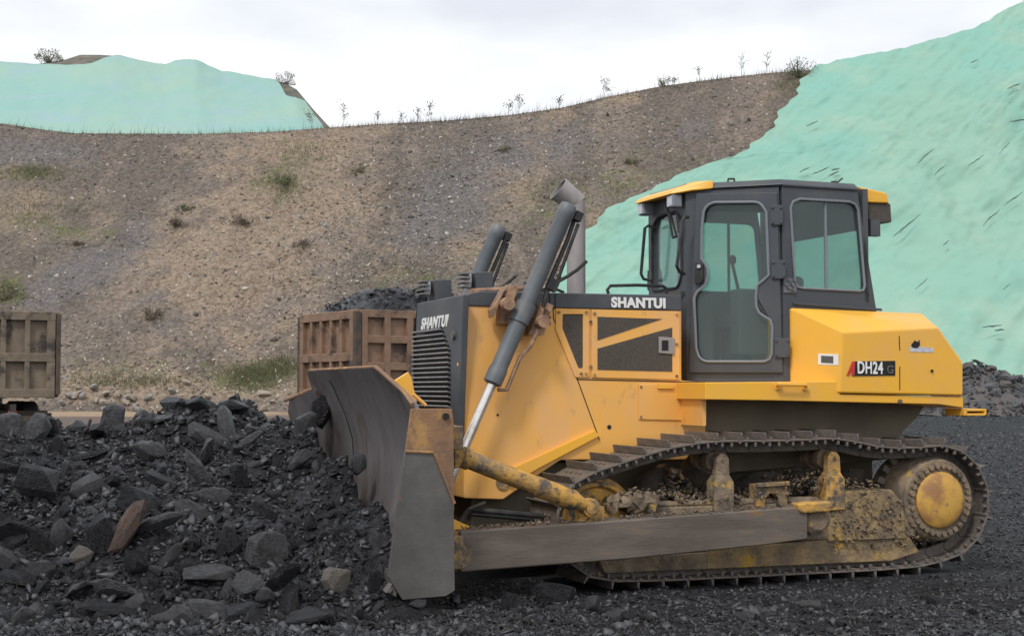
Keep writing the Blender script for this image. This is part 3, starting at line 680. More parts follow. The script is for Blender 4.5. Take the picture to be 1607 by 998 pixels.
# engine side doors
d1 = MB().ring(poly([(873, 485), (925, 485.5), (925, 592), (903, 592), (872, 517)], Y0-.012), rounded(poly([(883, 493), (915, 493), (915, 578), (908, 578), (883, 516)], Y0-.012), .01), (0, .012, 0)).build('engine_door', M['yel'], dozer, bev=.003)
MB().ext(poly([(881, 491), (917, 491), (917, 580), (906, 580), (881, 516)], Y0-.004), (0, .004, 0)).build('mesh_panel', M['meshp'], d1)
d2 = MB().ext(poly([(928.5, 486), (1067, 488.5), (1067, 596), (928.5, 592.5)], Y0-.014), (0, .014, 0)).build('engine_door', M['yel'], dozer, bev=.004)
mb = MB().ext(poly([(938, 497), (1039, 500.5), (938, 534)], Y0-.018), (0, .004, 0)).ext(poly([(938, 547), (1055, 514), (1055, 583), (938, 580)], Y0-.018), (0, .004, 0))
mb.build('mesh_panel', M['meshp'], d2)
lt = MB().ext(poly([(1034, 528), (1059, 530), (1059, 556), (1034, 554)], Y0-.03), (0, .012, 0)).build('latch', M['tarn'], d2, bev=.004)
MB().ext(poly([(1039, 534), (1049, 534), (1049, 550), (1039, 550)], Y0-.034), (0, .004, 0)).build('latch_pocket', M['dark'], d2)
hg = MB()
for (a, b) in ((877, 490), (920, 490), (920, 586), (912, 586), (933, 492), (933, 588), (1062, 493), (1062, 590), (1062, 540), (927, 505), (927, 575)):
    p = P(a, b, Y0-.014); hg.cyl(p, p+Vector((0, -.012, 0)), .011, 8)
hg.build('bolt', M['yelm'], d2)
ac = MB().ext(poly([(1003, 603), (1087, 604), (1088, 660), (1003, 658)], Y0-.012), (0, .012, 0)).build('access_panel', M['yel'], dozer, bev=.004)
hb = MB().ext(poly([(1033, 602), (1058, 602), (1058, 610), (1033, 610)], Y0-.03), (0, .02, 0)).build('handle', M['yel2'], ac, bev=.003)
hb = MB()
for (a, b) in ((1006, 607), (1084, 608), (1084, 656), (1006, 654)):
    p = P(a, b, Y0-.012); hb.cyl(p, p+Vector((0, -.006, 0)), .010, 8)
hb.build('bolt', M['mud'], ac)
hb = MB()
for (a, b, r) in ((956, 670, .018), (1097, 621, .02), (1097, 657, .02), (845, 493, .015), (848, 510, .02), (862, 498, .012), (862, 508, .012), (781, 651, .010), (804, 754, .014)):
    p = P(a, b, Y0); hb.cyl(p+Vector((0, .01, 0)), p+Vector((0, -.004, 0)), r, 12)
hb.build('bolt_hole', M['dark'], body)
MB().lathe(P(789, 757, Y0), (0, -1, 0), [(0, .055), (.012, .055), (.012, .035), (.004, .03)], 20).build('boss', M['yelm'], body)
# hood cap with the maker's name
cap = MB().ext(poly([(728, 480), (728, 462.5), (756, 457), (1070, 463.5), (1070, 488)], Y0-.012), (0, -2*Y0+.024, 0)).build('hood_cap', M['cab'], dozer, bev=.01)
a0 = P(959, 481.5, Y0-.015); a1 = P(1044, 483, Y0-.015)
text('SHANTUI', .105, 'lettering', M['white'], cap, a0+Vector((0, -.004, 0)), a1-a0, (0, 0, 1), bold=.05, width=(a1-a0).length, ext=.003)
mb = MB()
for a in (862, 871): mb.ext(poly([(a, 461), (a+1.2, 461), (a+1.2, 485), (a, 485)], Y0-.016), (0, .006, 0))
mb.build('cap_seam', M['dark'], cap)
# grille shroud on the nose
def NP(px, py, dx=0): return PL(px, py, (XN+dx, 0), (XN+dx, 1))
sh = MB().ring([NP(727, 462, -.05), NP(654.5, 476, -.05), (XN-.05, .66, .95), (XN-.05, -.62, .95)],
               [(XN-.05, .58, 1.87), (XN-.05, -.22, 1.93), (XN-.05, -.44, 1.74), (XN-.05, -.44, 1.22), (XN-.05, .58, 1.22)], (.05, 0, 0)).build('grille_shroud', M['cab'], dozer, bev=.01)
MB().box((XN-.02, .06, 1.55), (.02, 1.1, .74)).build('radiator_void', M['dark'], sh)
sl = MB()
for k in range(19):
    z = 1.235+k*.0375
    y0 = -.43 if z < 1.74 else -.43+(z-1.74)*1.1
    sl.box((XN-.048, (y0+.575)/2, z), (.045, .575-y0, .011), (0, .35, 0))
sl.build('grille_slats', M['slat'], sh)
a0 = NP(661, 517, -.053); a1 = NP(708, 510, -.053); a1.z = a0.z
text('SHANTUI', .125, 'lettering', M['white'], sh, a0+Vector((0, 0, 0)), a1-a0, (0, 0, 1), bold=.03, shear=.3, width=.74, ext=.003)
p = NP(713, 526, -.05); MB().cyl(p, p+Vector((-.02, 0, 0)), .035, 16).build('key_cap', M['plate'], sh)
MB().ext(poly([(719, 569), (731, 569), (731, 574), (719, 574)], Y0-.02), (0, .03, 0)).build('latch', M['yel2'], sh)
# hood-top head lamps in slatted guards
for (px, py, y) in ((692, 452, .55), (757, 440, .05)):
    c = P(px, py, y); h = MB().ext([P(px-12, py-13, y), P(px+17, py-14, y), P(px+17, py+18, y), P(px-8, py+19, y)], (0, .2, 0)).build('headlight', M['cab'], dozer, bev=.01)
    g = MB()
    for k in range(4): g.box((c.x-.13, c.y+.1, c.z-.05+k*.035), (.07, .2, .012))
    g.build('lamp_guard', M['slat'], h); MB().lathe((c.x-.08, c.y+.1, c.z), (-1, 0, 0), [(0, .07), (.02, .065), (.03, .02)], 16).build('lens', M['lamp'], h)
# lift cylinders, near and far
for s in (-1, 1):
    y = .8*s; A_ = Vector((-3.03, y, 2.86)); B_ = Vector((-3.657, y, 1.483)); d = (B_-A_).normalized(); up = Vector((d.z, 0, -d.x))
    cy = MB().lathe(A_, d, [(0, .05), (.0, .060), (.03, .070), (.10, .070), (.11, .063), (.84, .063), (.84, .079), (1.0, .079), (1.0, .066), (1.36, .064), (1.40, .072), (1.50, .072), (1.515, .045)], 28).build('lift_cylinder', M['barrel'], dozer)
    MB().cyl(B_-d*.02, B_+d*1.12, .036, 18).build('piston_rod', M['chrome'], cy)
    e_ = B_+d*1.12; MB().cyl(e_+Vector((0, -.06, 0)), e_+Vector((0, .06, 0)), .075, 18).build('rod_eye', M['mud'], cy)
    hs = MB(); q = Vector((0, -.02*s, 0))
    hs.tube([A_+d*.06-up*.09+q, A_+d*.25-up*.10, A_+d*.62-up*.10, A_+d*.80-up*.13], .018, 8)
    hs.tube([A_+d*.10-up*.13, A_+d*.3-up*.14, A_+d*.66-up*.16], .014, 8)
    hs.tube([A_+d*.62-up*.13, A_+d*.50-up*.22, A_+d*.42-up*.27, A_+d*.33-up*.31], .014, 8)
    hs.box(A_+d*.05-up*.10, (.06, .07, .07), (0, .43, 0)); hs.box(A_+d*.62-up*.13, (.08, .06, .09), (0, .43, 0))
    hs.build('hydraulic_hose', M['black'], cy)
    if s < 0:
        MB().tube([A_+d*.82-up*.13, A_+d*.98-up*.17, A_+d*1.12-up*.16, A_+d*1.24-up*.12, A_+d*1.50-up*.125, A_+d*1.53-up*.06], .017, 8).build('steel_pipe', M['copper'], cy)
    yk = MB(); c = A_+d*.92
    for k, wd in ((-1, .10), (1, .085)):
        o_ = c-up*.155*k; yk.ext([o_+up*.05+d*-.13, o_-up*.05*k+d*-.10+Vector((0, 0, .0)), o_-up*.07*k+d*.08, o_+up*.04+d*.13], (0, .12*s*-1, 0))
        yk.cyl(o_+Vector((0, .02*s, 0)), o_+Vector((0, .09*s, 0)), .05, 14)
        yk.ext([o_+d*-.16+up*.02, o_+d*-.16-up*.05, o_+d*-.05-up*.05, o_+d*-.05+up*.02], (0, -.13*s, 0))
    yk.box((c.x, .66*s, c.z+.02), (.30, .08, .2))
    yk.build('cylinder_yoke', M['copper'], dozer, bev=.012)
MB().cyl((XN+.1, -.5, 2.20), (XN+.62, -.55, 2.235), .02, 10).box((XN+.1, -.55, 2.15), (.06, .1, .12)).build('cross_pipe', M['copper'], dozer)
# exhaust stack with its mitred outlet
ex = MB().lathe((-2.64, 0, 2.16), (0, 0, 1), [(0, .10), (.04, .10), (.04, .077), (.80, .077), (.84, .077)], 28).build('exhaust_stack', M['tarn'], dozer)
n = 28; V = []; a_, b_ = Vector((-2.64, 0, 3.0)), Vector((-2.80, 0, 3.10))
for ax, c, tilt in (((0, 0, 1), Vector((-2.64, 0, 2.99)), 0), (0, b_, 1)):
    for k in range(n):
        a = 2*PI*k/n
        if not tilt: V.append(c+Vector((math.cos(a)*.078, math.sin(a)*.078, .055*math.cos(a))))
        else: V.append(c+Vector((.03*math.cos(a)+.035*math.cos(a), math.sin(a)*.085, .085*math.cos(a))))
for k in range(n): V.append(V[n+k]*1+(b_-V[n+k])*.10)
for k in range(n): V.append(V[2*n+k]+Vector((.10, 0, -.07)))
f = [(i+o*n, (i+1) % n+o*n, (i+1) % n+(o+1)*n, i+(o+1)*n) for o in range(3) for i in range(n)]+[tuple(3*n+k for k in range(n))]
MB().add(V, f[:-1]).build('outlet_elbow', M['tarn'], ex); MB().add(V[3*n:], [tuple(range(n))]).ext(V[3*n:], (.01, 0, -.005)).build('outlet_mouth', M['dark'], ex)
# hand rail in front of the cab
MB().tube([P(955, 461, -.45), P(953, 455, -.45), P(958, 448.5, -.45), P(1000, 447.5, -.45), P(1040, 449, -.45), P(1046, 453, -.45), P(1046, 461, -.45)], .014, 8).build('hand_rail', M['black'], dozer)
# small fittings on top of the hood
mb = MB(); mb.tube([P(850, 459, -.3), P(868, 452, -.3), P(885, 459, -.3)], .012, 6); mb.box(P(845, 458, -.3), (.12, .1, .05))
mb.build('hood_fitting', M['black'], dozer)
# ---- cab
CF = -1.81; FA, FB = (CF, -.36), (-1.19, -.85); RB = (-.25, -.85)
def DP(px, py, off=0.):
    p = PL(px, py, FA, FB); nx = Vector((FB[1]-FA[1], -(FB[0]-FA[0]), 0)).normalized(); return p-nx*off*(-1 if nx.y < 0 else 1)*1
def mirror(pts): return [Vector((p.x, -p.y, p.z)) for p in pts]
nd = Vector((FB[1]-FA[1], -(FB[0]-FA[0]), 0)).normalized()
if nd.y > 0: nd = -nd                                         # outward normal of the near door
cabo = empty('cab', (0, 0, 0), 0, dozer)
cabo2 = None
win_px = [(85, 110), (96, 88), (112, 73), (140, 62), (350, 60), (372, 65), (388, 78), (410, 110), (418, 300), (425, 440), (395, 468), (365, 492), (357, 545), (358, 600), (372, 635), (400, 655), (430, 672), (442, 710), (440, 850), (428, 878), (400, 890),
          (100, 890), (75, 880), (58, 862), (45, 820), (35, 560), (50, 528), (95, 490), (106, 440), (103, 408), (92, 382), (72, 355), (75, 200)]
win = [DP(1080+a/3.328, 300+b/3.328) for a, b in win_px]
outd = [DP(1093.5, 304.5), DP(1220, 303), DP(1229, 585), DP(1081.5, 584.5)]
wall_o = [Vector((FA[0], FA[1], DP(1088, 296).z)), DP(1222, 289), Vector((FB[0], FB[1], 1.535)), Vector((FA[0], FA[1], 1.535))]
def scalep(pts, k):
    c = sum(pts, Vector())/len(pts); return [c+(p-c)*k for p in pts]
mbc = MB()
for sgn in (-1, 1):
    fl = (lambda L_: L_) if sgn < 0 else mirror
    nn = nd if sgn < 0 else Vector((nd.x, -nd.y, 0))
    mbc.ring(fl(wall_o), fl(scalep(win, 1.03)), -nn*.05)
# front wall with windscreen
Hf = wall_o[0].z
wsc = rounded([Vector((CF, .28, 2.29)), Vector((CF, .28, 2.84)), Vector((CF, .15, 2.93)), Vector((CF, -.19, 2.93)), Vector((CF, -.29, 2.84)), Vector((CF, -.29, 2.40)), Vector((CF, -.22, 2.29))], .06)
mbc.ring([Vector((CF, .36, 1.535)), Vector((CF, .36, Hf)), Vector((CF, -.36, Hf)), Vector((CF, -.36, 1.535))], wsc, (.05, 0, 0))
# rear side walls with sliding window
rw_px = [(700, 165), (708, 142), (735, 131), (930, 142), (952, 152), (963, 172), (990, 470), (984, 487), (968, 491), (745, 480), (725, 474), (716, 455)]
rwin = [P(960+a/2.495, 260+b/2.495, -.85) for a, b in rw_px]
rwall = [P(1222, 289, -.85), P(1345, 296, -.85), P(1375, 420, -.85), P(1392, 560, -.85), Vector((-.27, -.85, 1.535)), Vector((FB[0], -.85, 1.535))]
rwall[0].x = FB[0]
rwall = [rwall[0], rwall[1], rwall[3], rwall[5]]
rwall[2].z = 1.6; rwall[3].z = 1.535; rwall[2] = Vector((rwall[2].x, -.85, 1.535))
for sgn in (-1, 1):
    fl = (lambda L_: L_) if sgn < 0 else mirror
    mbc.ring(fl(rwall), fl(rwin), (0, -.05*sgn, 0))
# rear wall
xr1, xr0 = rwall[1].x, rwall[2].x
def RPt(y, z): t = (z-1.535)/(rwall[1].z-1.535); return Vector((xr0+(xr1-xr0)*t, y, z))
zt = rwall[1].z
mbc.ring([RPt(.85, 1.535), RPt(.85, zt), RPt(-.85, zt), RPt(-.85, 1.535)], rounded([RPt(.78, 2.22), RPt(.78, 2.77), RPt(-.80, 2.77), RPt(-.80, 2.22)], .08), (-.05, 0, 0))
# floor and roof
plan = [(CF, -.36), (FB[0], -.85), (xr0, -.85), (xr0, .85), (FB[0], .85), (CF, .36)]
mbc.ext([Vector((x, y, 1.50)) for x, y in plan], (0, 0, .05))
cab = mbc.build('cab', M['cab'], dozer, bev=.006); bpy.data.objects.remove(cabo)
rf = [Vector((CF-.01, -.37, Hf)), Vector((FB[0], -.865, wall_o[1].z)), Vector((xr1+.01, -.865, zt)), Vector((xr1+.01, .865, zt)), Vector((FB[0], .865, wall_o[1].z)), Vector((CF-.01, .37, Hf))]
MB().hull(rf+[Vector((p.x*.98-.02, p.y*.94, p.z+.045)) for p in rf]+[Vector((p.x, p.y, p.z-.02)) for p in rf]).build('roof', M['cab'], cab, bev=.012)
# ridges on the cab side below the window
mb = MB().ext(poly([(1246, 474), (1384, 484), (1385, 488), (1246, 478)], -.868), (0, .02, 0)); mb.build('rib', M['cab'], cab, bev=.004)
# glass of the fixed windows
for sgn in (-1, 1):
    fl = (lambda L_: L_) if sgn < 0 else mirror
    MB().ext([p+Vector((0, -.02*sgn, 0)) for p in fl(scalep(rwin, 1.01))], (0, -.006*sgn, 0)).build('window', M['gwin'], cab)
    bar = P(1297.5, 318, -.85); bb = P(1299, 452, -.85); q = fl([bar, bb])
    MB().cyl(q[0]+Vector((0, -.025*sgn, 0)), q[1]+Vector((0, -.025*sgn, 0)), .014, 6).build('window_bar', M['cabl'], cab)
    MB().tube([p+Vector((0, .004*sgn, 0)) for p in fl(scalep(rwin, 1.0))], .011, 6, closed=True).build('window_seal', M['cabl'], cab)
MB().ext([p+Vector((.02, 0, 0)) for p in wsc], (.006, 0, 0)).build('windscreen', M['gwin2'], cab)
MB().tube([p+Vector((-.004, 0, 0)) for p in wsc], .012, 6, closed=True).build('windscreen_seal', M['black'], cab)
MB().ext([RPt(.79, 2.20)+Vector((-.02, 0, 0)), RPt(.79, 2.79)+Vector((-.02, 0, 0)), RPt(-.81, 2.79)+Vector((-.02, 0, 0)), RPt(-.81, 2.20)+Vector((-.02, 0, 0))], (-.006, 0, 0)).build('rear_window', M['gwin'], cab)
# doors
for sgn in (-1, 1):
    fl = (lambda L_: L_) if sgn < 0 else mirror
    nn = nd if sgn < 0 else Vector((nd.x, -nd.y, 0))
    if sgn > 0:                                               # far door: lower half closed, as seen through the cab
        pass
    dr = MB().ring([p+nn*.025 for p in fl(outd)], [p+nn*.025 for p in fl(win)], -nn*.022).build('cab_door', M['cab'], dozer, bev=.004)
    MB().ext([p-nn*.012 for p in fl(scalep(win, 1.015))], -nn*.006).build('door_glass', M['gwin'], dr)
    MB().tube([p+nn*.030 for p in fl(win)], .012, 6, closed=True).build('window_seal', M['cabl'], dr)
    hd = [DP(1093, 412), DP(1105, 415), DP(1106, 440), DP(1099, 447), DP(1092, 444)]
    MB().ext([p+nn*.026 for p in fl(hd)], nn*.03).build('handle', M['black'], dr, bev=.006)
    p = fl([DP(1099, 419)])[0]+nn*.05; MB().cyl(p, p+nn*.02, .016, 12).build('lock', M['lamp'], dr)
    for (a, b, c, d_) in ((1211, 323, 1230, 354), (1212, 409, 1234, 438), (1217, 531, 1241, 561)):
        hgm = MB(); q = fl([DP(a, b), DP(c, b), DP(c, d_), DP(a, d_)]); hgm.ext([p+nn*.026 for p in q], nn*.018)
        for (x_, y_) in ((a+3, b+4), (c-3, b+4), (a+3, d_-4), (c-3, d_-4)):
            q = fl([DP(x_, y_)])[0]+nn*.04; hgm.cyl(q, q+nn*.015, .011, 8)
        hgm.build('hinge', M['cab'], dr, bev=.003)
mb = MB()
for (a, b) in ((1238, 440), (1243, 447), (1238, 452), (1246, 440), (1245, 455), (1232, 446)): p = P(a, b, -.86); mb.cyl(p, p+Vector((0, -.02, 0)), .013, 8)
mb.ext(poly([(1230, 436), (1250, 437), (1250, 460), (1230, 459)], -.862), (0, .012, 0)); mb.build('door_catch', M['barrel'], cab)
# yellow visors, roof lamps
zv = Hf
vb = DP(1117, 288); vx, vy = vb.x, vb.y-.03
MB().hull([Vector((x, k*y, z)) for k in (-1, 1) for x, y, z in ((-1.95, .34, zv-.05), (-1.80, .44, zv-.02), (vx, -vy, zv-.01), (-1.93, .34, zv-.015), (-1.76, .42, zv+.055), (vx, -vy, zv+.055))]).build('visor', M['yel2'], cab, bev=.01)
for (y, nm) in ((-.30, 0), (.27, 0)):
    l_ = MB().box((-1.88, y, zv-.10), (.09, .11, .11)).build('work_light', M['cabl'], dozer, bev=.015); MB().box((-1.928, y, zv-.10), (.008, .085, .085)).build('lens', M['lamp'], l_)
MB().hull([P(1349, 293, -.80), P(1392, 303, -.80), P(1396, 319, -.80), P(1360, 318, -.80)]+mirror([P(1349, 293, -.80), P(1392, 303, -.80), P(1396, 319, -.80), P(1360, 318, -.80)])).build('rear_visor', M['yel2'], cab, bev=.012)
MB().hull([P(1361, 319, -.78), P(1398, 319, -.78), P(1400, 349, -.78), P(1364, 352, -.78)]+mirror([P(1361, 319, -.78), P(1398, 319, -.78), P(1400, 349, -.78), P(1364, 352, -.78)])).build('rear_lamp_box', M['meshp'], cab, bev=.012)
mb = MB(); mb.box(P(1371, 358, -.8), (.09, .06, .14)); mb.build('rear_bracket', M['cab'], cab)
# grab rails, wipers, roof fittings
gr_ = MB(); q = lambda a, b, y: P(a, b, y)
gr_.tube([q(1080, 341, -.50), q(1074, 341, -.52), q(1070, 348, -.55), q(1067, 385, -.57), q(1062, 418, -.57), q(1066, 426, -.55), q(1074, 430, -.50)], .014, 8); gr_.build('grab_rail', M['black'], cab)
FPt = lambda a, b, dx=0: PL(a, b, (CF+dx, 0), (CF+dx, 1))
MB().tube([FPt(1027, 358, -.02), FPt(1018, 354, -.07), FPt(1012, 358, -.10), FPt(1006, 430, -.10), FPt(1010, 438, -.08), FPt(1022, 440, -.02)], .014, 8).build('grab_rail', M['black'], cab)
wp = MB()
wp.cyl(FPt(1046, 320, -.05), FPt(1056, 373, -.05), .011, 6).cyl(FPt(1052, 336, -.05), FPt(1062, 372, -.05), .011, 6).cyl(FPt(1062, 334, -.05), FPt(1066, 365, -.05), .011, 6).cyl(FPt(1056, 373, -.05), FPt(1062, 371, -.05), .011, 6)
wp.build('wiper', M['black'], cab)
zr = wall_o[1].z+.03
MB().tube([P(1142, 288, -.3), P(1143, 281, -.3), P(1152, 281, -.3), P(1153, 288, -.3)], .01, 6).box((-1.3, -.3, zr), (.2, .1, .04)).build('lifting_eye', M['black'], cab)
MB().tube([P(1304, 293, -.3), P(1306, 286, -.3), P(1312, 286, -.3), P(1314, 293, -.3)], .012, 6).tube([P(1310, 290, -.3), P(1322, 280, -.3)], .008, 6).box((-.68, -.3, zr), (.2, .1, .04)).build('beacon_bracket', M['black'], cab)
mb = MB().box((CF-.02, .0, 2.235), (.03, .62, .04)); mb.build('windscreen_ledge', M['plate'], cab)
# interior
seat = MB().box((-.98, 0, 2.02), (.5, .52, .14)).build('seat', M['interior'], dozer, bev=.04, seg=3); MB().box((-.70, 0, 2.22), (.14, .50, .40), (0, .15, 0)).build('backrest', M['interior'], seat, bev=.05, seg=3)
MB().box((-.95, 0, 1.76), (.45, .45, .42)).build('seat_base', M['interior'], seat)
cs = MB().box((-1.62, 0, 1.92), (.26, .52, .70)).build('dashboard', M['interior'], dozer, bev=.04); MB().box((-1.05, .42, 2.0), (.7, .16, .62)).build('side_console', M['interior'], cs, bev=.02); MB().box((-1.05, -.42, 2.0), (.7, .16, .55)).build('side_console', M['interior'], cs, bev=.02)
lv = MB()
for (x, y, z) in ((-1.35, -.40, 2.28), (-1.42, .40, 2.28)): lv.cyl((x, y, z), (x-.05, y, z+.2), .014, 8).lathe((x-.05, y, z+.2), (0, 0, 1), [(0, .015), (.02, .03), (.06, .03), (.08, .01)], 10)
lv.tube([(-1.45, -.3, 1.6), (-1.28, -.3, 2.1)], .012, 6); lv.build('control_lever', M['black'], cs)
# far-side inner linings: the far door is closed below the waist
MB().ext(mirror([p-nd*.03 for p in [DP(1086, 472), DP(1226, 472), DP(1229, 585), DP(1083, 585)]]), (0, -.02, 0)).build('inner_panel', M['interior'], cab)
# ---- fuel tank behind the cab
yt = -1.15
T_ = [PL(1250, 596, (-1.1, -.86), (-.83, -1.15)), PL(1250, 487, (-1.1, -.86), (-.83, -1.15))]
pts = [Vector((-1.13, -.86, 1.52)), Vector((-1.13, -.86, 2.10)), P(1277, 486, -.92), P(1323, 522, yt), P(1318, 617, yt), P(1473, 514.5, yt), P(1447, 492, -.92), P(1512, 570, yt), P(1512, 621, yt), Vector((-1.13, -.86, 1.42))]
print('tank', pts)
tank = MB().hull(pts+mirror(pts)).build('fuel_tank', M['yel2'], dozer, bev=.018, seg=3)
mb = MB(); mb.tube([P(1411, 527, yt-.001), P(1412, 550, yt-.001)], .004, 4).tube([P(1412, 575, yt-.001), P(1412, 612, yt-.001)], .004, 4); mb.build('panel_seam', M['dark'], tank)
a0 = P(1348, 587, yt-.012); a1 = P(1390, 588, yt-.012)
sg = MB().ext(poly([(1339, 567), (1405, 566), (1405, 589), (1338, 590)], yt-.006), (0, .006, 0)).build('model_plate', M['dark'], tank)
text('DH24', .135, 'lettering', M['white'], sg, P(1346, 585.5, yt-.009), a1-a0, (0, 0, 1), bold=.02, width=.235, ext=.003)
text('G', .09, 'lettering_small', M['plate'], sg, P(1392, 585.5, yt-.009), a1-a0, (0, 0, 1), bold=.02, ext=.002)
MB().ext(poly([(1329, 589), (1338, 567), (1342, 567), (1341, 589), (1337, 589), (1337, 580), (1333, 589)], yt-.008), (0, .004, 0)).build('red_mark', M['red'], tank)
lp = PL(1285, 556, (-1.13, -.86), (pts[3].x, yt))
def BV(a, b, off=.018):
    p = PL(a, b, (-1.13, -.86), (pts[3].x, yt)); return p+Vector((-.6, -.8, 0))*off
MB().ext([BV(1284, 555), BV(1316, 556), BV(1316, 573), BV(1284, 572)], (.003, .004, 0)).build('label', M['white'], tank)
MB().ext([BV(1289, 558, .021), BV(1308, 559, .021), BV(1308, 570, .021), BV(1289, 569, .021)], (.002, .003, 0)).build('label_print', M['plate'], tank)
mb = MB().ext(poly([(1428, 543), (1465, 546), (1465, 553), (1428, 552)], yt-.003), (0, .003, 0)); mb.build('sticker', M['lamp'], tank)
mb = MB().ext(poly([(1431, 540), (1436, 534), (1440, 537), (1443, 533), (1444, 541), (1440, 546), (1434, 546), (1430, 543)], yt-.006), (0, .003, 0)); mb.build('sticker_emblem', M['dark'], tank)
p = P(1462, 582, yt); MB().cyl(p, p+Vector((0, -.012, 0)), .012, 8).build('bolt', M['dark'], tank)
# running board / fender
fd = MB().ext(poly([(1107, 600), (1316, 598), (1319, 618.5), (1512, 622.5), (1512, 640), (1473, 634.5), (1215, 628.5), (1107, 627)], -1.13), (0, 2.26, 0)).build('fender', M['yel2'], dozer, bev=.008)
q = [P(1219, 606, -1.14), P(1219, 603, -1.18), P(1265, 604, -1.18), P(1265, 607, -1.14)]
MB().tube(q, .012, 6).box(P(1222, 608, -1.14), (.05, .03, .03)).box(P(1264, 609, -1.14), (.05, .03, .03)).build('handle', M['yel2'], fd)
p = P(1412, 630, -1.13); MB().cyl(p, p+Vector((0, -.012, 0)), .02, 8).build('bolt', M['mud'], fd)
MB().ext(poly([(1108, 627), (1108, 668), (1103, 668), (1100, 600), (1108, 600)], -1.0), (0, 1.9, 0)).build('fender_bracket', M['yel'], fd)
st = MB().box(P(1515, 643, -1.02), (.20, .26, .02)).box(P(1515, 650, -1.02), (.20, .26, .02)).box(P(1500, 646, -1.02), (.03, .26, .06)).box(P(1531, 646, -1.02), (.02, .26, .05)).build('rear_step', M['yel2'], dozer, bev=.004)
MB().ext(poly([(1106, 626), (1456, 630), (1440, 655), (1418, 676), (1400, 720), (1106, 745)], -.62), (0, 1.24, 0)).build('transmission_case', M['under'], dozer, bev=.01)
MB().box((-1.9, 0, .62), (3.6, .9, .5)).build('main_frame', M['under'], dozer)
# ---- blade
prof = [(-4.62, 1.60), (-4.575, 1.52), (-4.535, 1.45), (-4.50, 1.36), (-4.45, 1.24), (-4.40, 1.05), (-4.385, .85), (-4.40, .65), (-4.45, .45), (-4.54, .27), (-4.65, .16), (-4.68, .12)]
def hw(z, s): return float(np.interp(z, [1.34, 1.42, 1.6] if s < 0 else [1.34, 1.44, 1.6], [1.83, 1.58, .98] if s < 0 else [1.83, 1.30, 1.22]))
nc = 24; V = []
for off in (0, .035):
    for (x, z) in prof:
        for i in range(nc+1):
            t = i/nc; y = -hw(z, -1)+(hw(z, 1)+hw(z, -1))*t; V.append((x+off-(.22 if y > 0 else .07)*max(0, (abs(y)-1.15)/.68)**1.2, y, z+fbm(y, z, 3, 1.5, 2)*.004))
nr = len(prof); R_ = nc+1
f = []
for o_ in (0, nr*R_):
    for j in range(nr-1):
        for i in range(nc): f.append((o_+j*R_+i, o_+j*R_+i+1, o_+(j+1)*R_+i+1, o_+(j+1)*R_+i))
for j in range(nr-1):
    for i in (0, nc): f.append((j*R_+i, (j+1)*R_+i, nr*R_+(j+1)*R_+i, nr*R_+j*R_+i))
for i in range(nc):
    for j in (0, nr-1): f.append((j*R_+i, j*R_+i+1, nr*R_+j*R_+i+1, nr*R_+j*R_+i))
bl = empty('blade', (0, 0, 0), 0, dozer); bpy.data.objects.remove(bl)
bl = MB().add(V, f).build('blade', M['board'], dozer, ang=25)
tr = []
for i in range(nc+1): y = -.98+(2.20)*i/nc; tr.append(Vector((-4.605, y, 1.60)))
MB().tube([Vector((-4.57, -1.83, 1.345)), Vector((-4.56, -1.58, 1.43)), Vector((-4.60, -.98, 1.605)), Vector((-4.60, 1.22, 1.605)), Vector((-4.56, 1.30, 1.45)), Vector((-4.70, 1.83, 1.345))], .016, 6).build('top_rail', M['rust'], bl)
MB().tube([Vector((x-.006, .55+.05*math.sin(z*5), z)) for x, z in prof[1:8]], .005, 4).build('crack_mark', M['dark'], bl)
MB().hull([Vector((-4.70, y, z)) for y in (-1.84, 1.84) for z in (.26,)]+[Vector((-4.70, y, .10)) for y in (-1.84, 1.84)]+[Vector((-4.68, y, .09)) for y in (-1.84, 1.84)]+[Vector((-4.64, y, .24)) for y in (-1.84, 1.84)]).build('cutting_edge', M['steel'], bl, bev=.004)
e1 = poly([(646, 641), (709, 641), (712, 660), (713, 800), (690, 900), (618, 880), (632, 740)], -1.85)
e2 = poly([(636, 709), (680, 711), (712, 790), (714, 926), (700, 935), (632, 941), (609, 905), (622, 800)], -1.885)
for s in (-1, 1):
    fl = (lambda L_: L_) if s < 0 else mirror
    q = MB().ext(fl(e1), (0, -.03*s, 0)).build('end_plate', M['rust'], bl, bev=.004)
    hole = fl([P(699, 653, -1.853)])[0]; MB().cyl(hole, hole+Vector((0, .02*s, 0)), .022, 14).build('hole', M['dark'], q)
    MB().ext(fl(e2), (0, -.03*s, 0)).build('end_bit', M['plate'], bl, bev=.004)
    MB().tube(fl([P(683, 713, -1.89), P(713, 790, -1.89)]), .012, 6).tube(fl([P(636, 708, -1.89), P(680, 710, -1.89)]), .010, 6).build('weld', M['rust'], bl)
# back of the blade: stiffeners
bk = MB()
for y in (-1.5, -.75, 0, .75, 1.5):
    bk.ext([Vector((-4.36, y, .12)), Vector((-4.36, y, 1.25)), Vector((-4.22, y, 1.1)), Vector((-4.18, y, .6)), Vector((-4.22, y, .12))], (0, .04, 0))
bk.box((-4.26, 0, 1.12), (.14, 3.5, .16)); bk.box((-4.26, 0, .35), (.14, 3.5, .22)); bk.build('blade_frame', M['yelm'], bl, bev=.008)
gs = MB().hull([P(614, 601, -.80), P(641, 584, -.80), P(646, 592, -.80), P(656, 640, -.80), P(650, 644, -.80)]+[p+Vector((0, .05, 0)) for p in [P(614, 601, -.80), P(641, 584, -.80), P(656, 640, -.80)]]).build('gusset', M['yel2'], bl, bev=.004)
MB().cyl(P(648, 618, -.9), P(668, 636, -.9), .014, 8).cyl(P(614, 602, -.9), P(650, 637, -.95), .02, 6).build('stay_rod', M['yel'], bl)
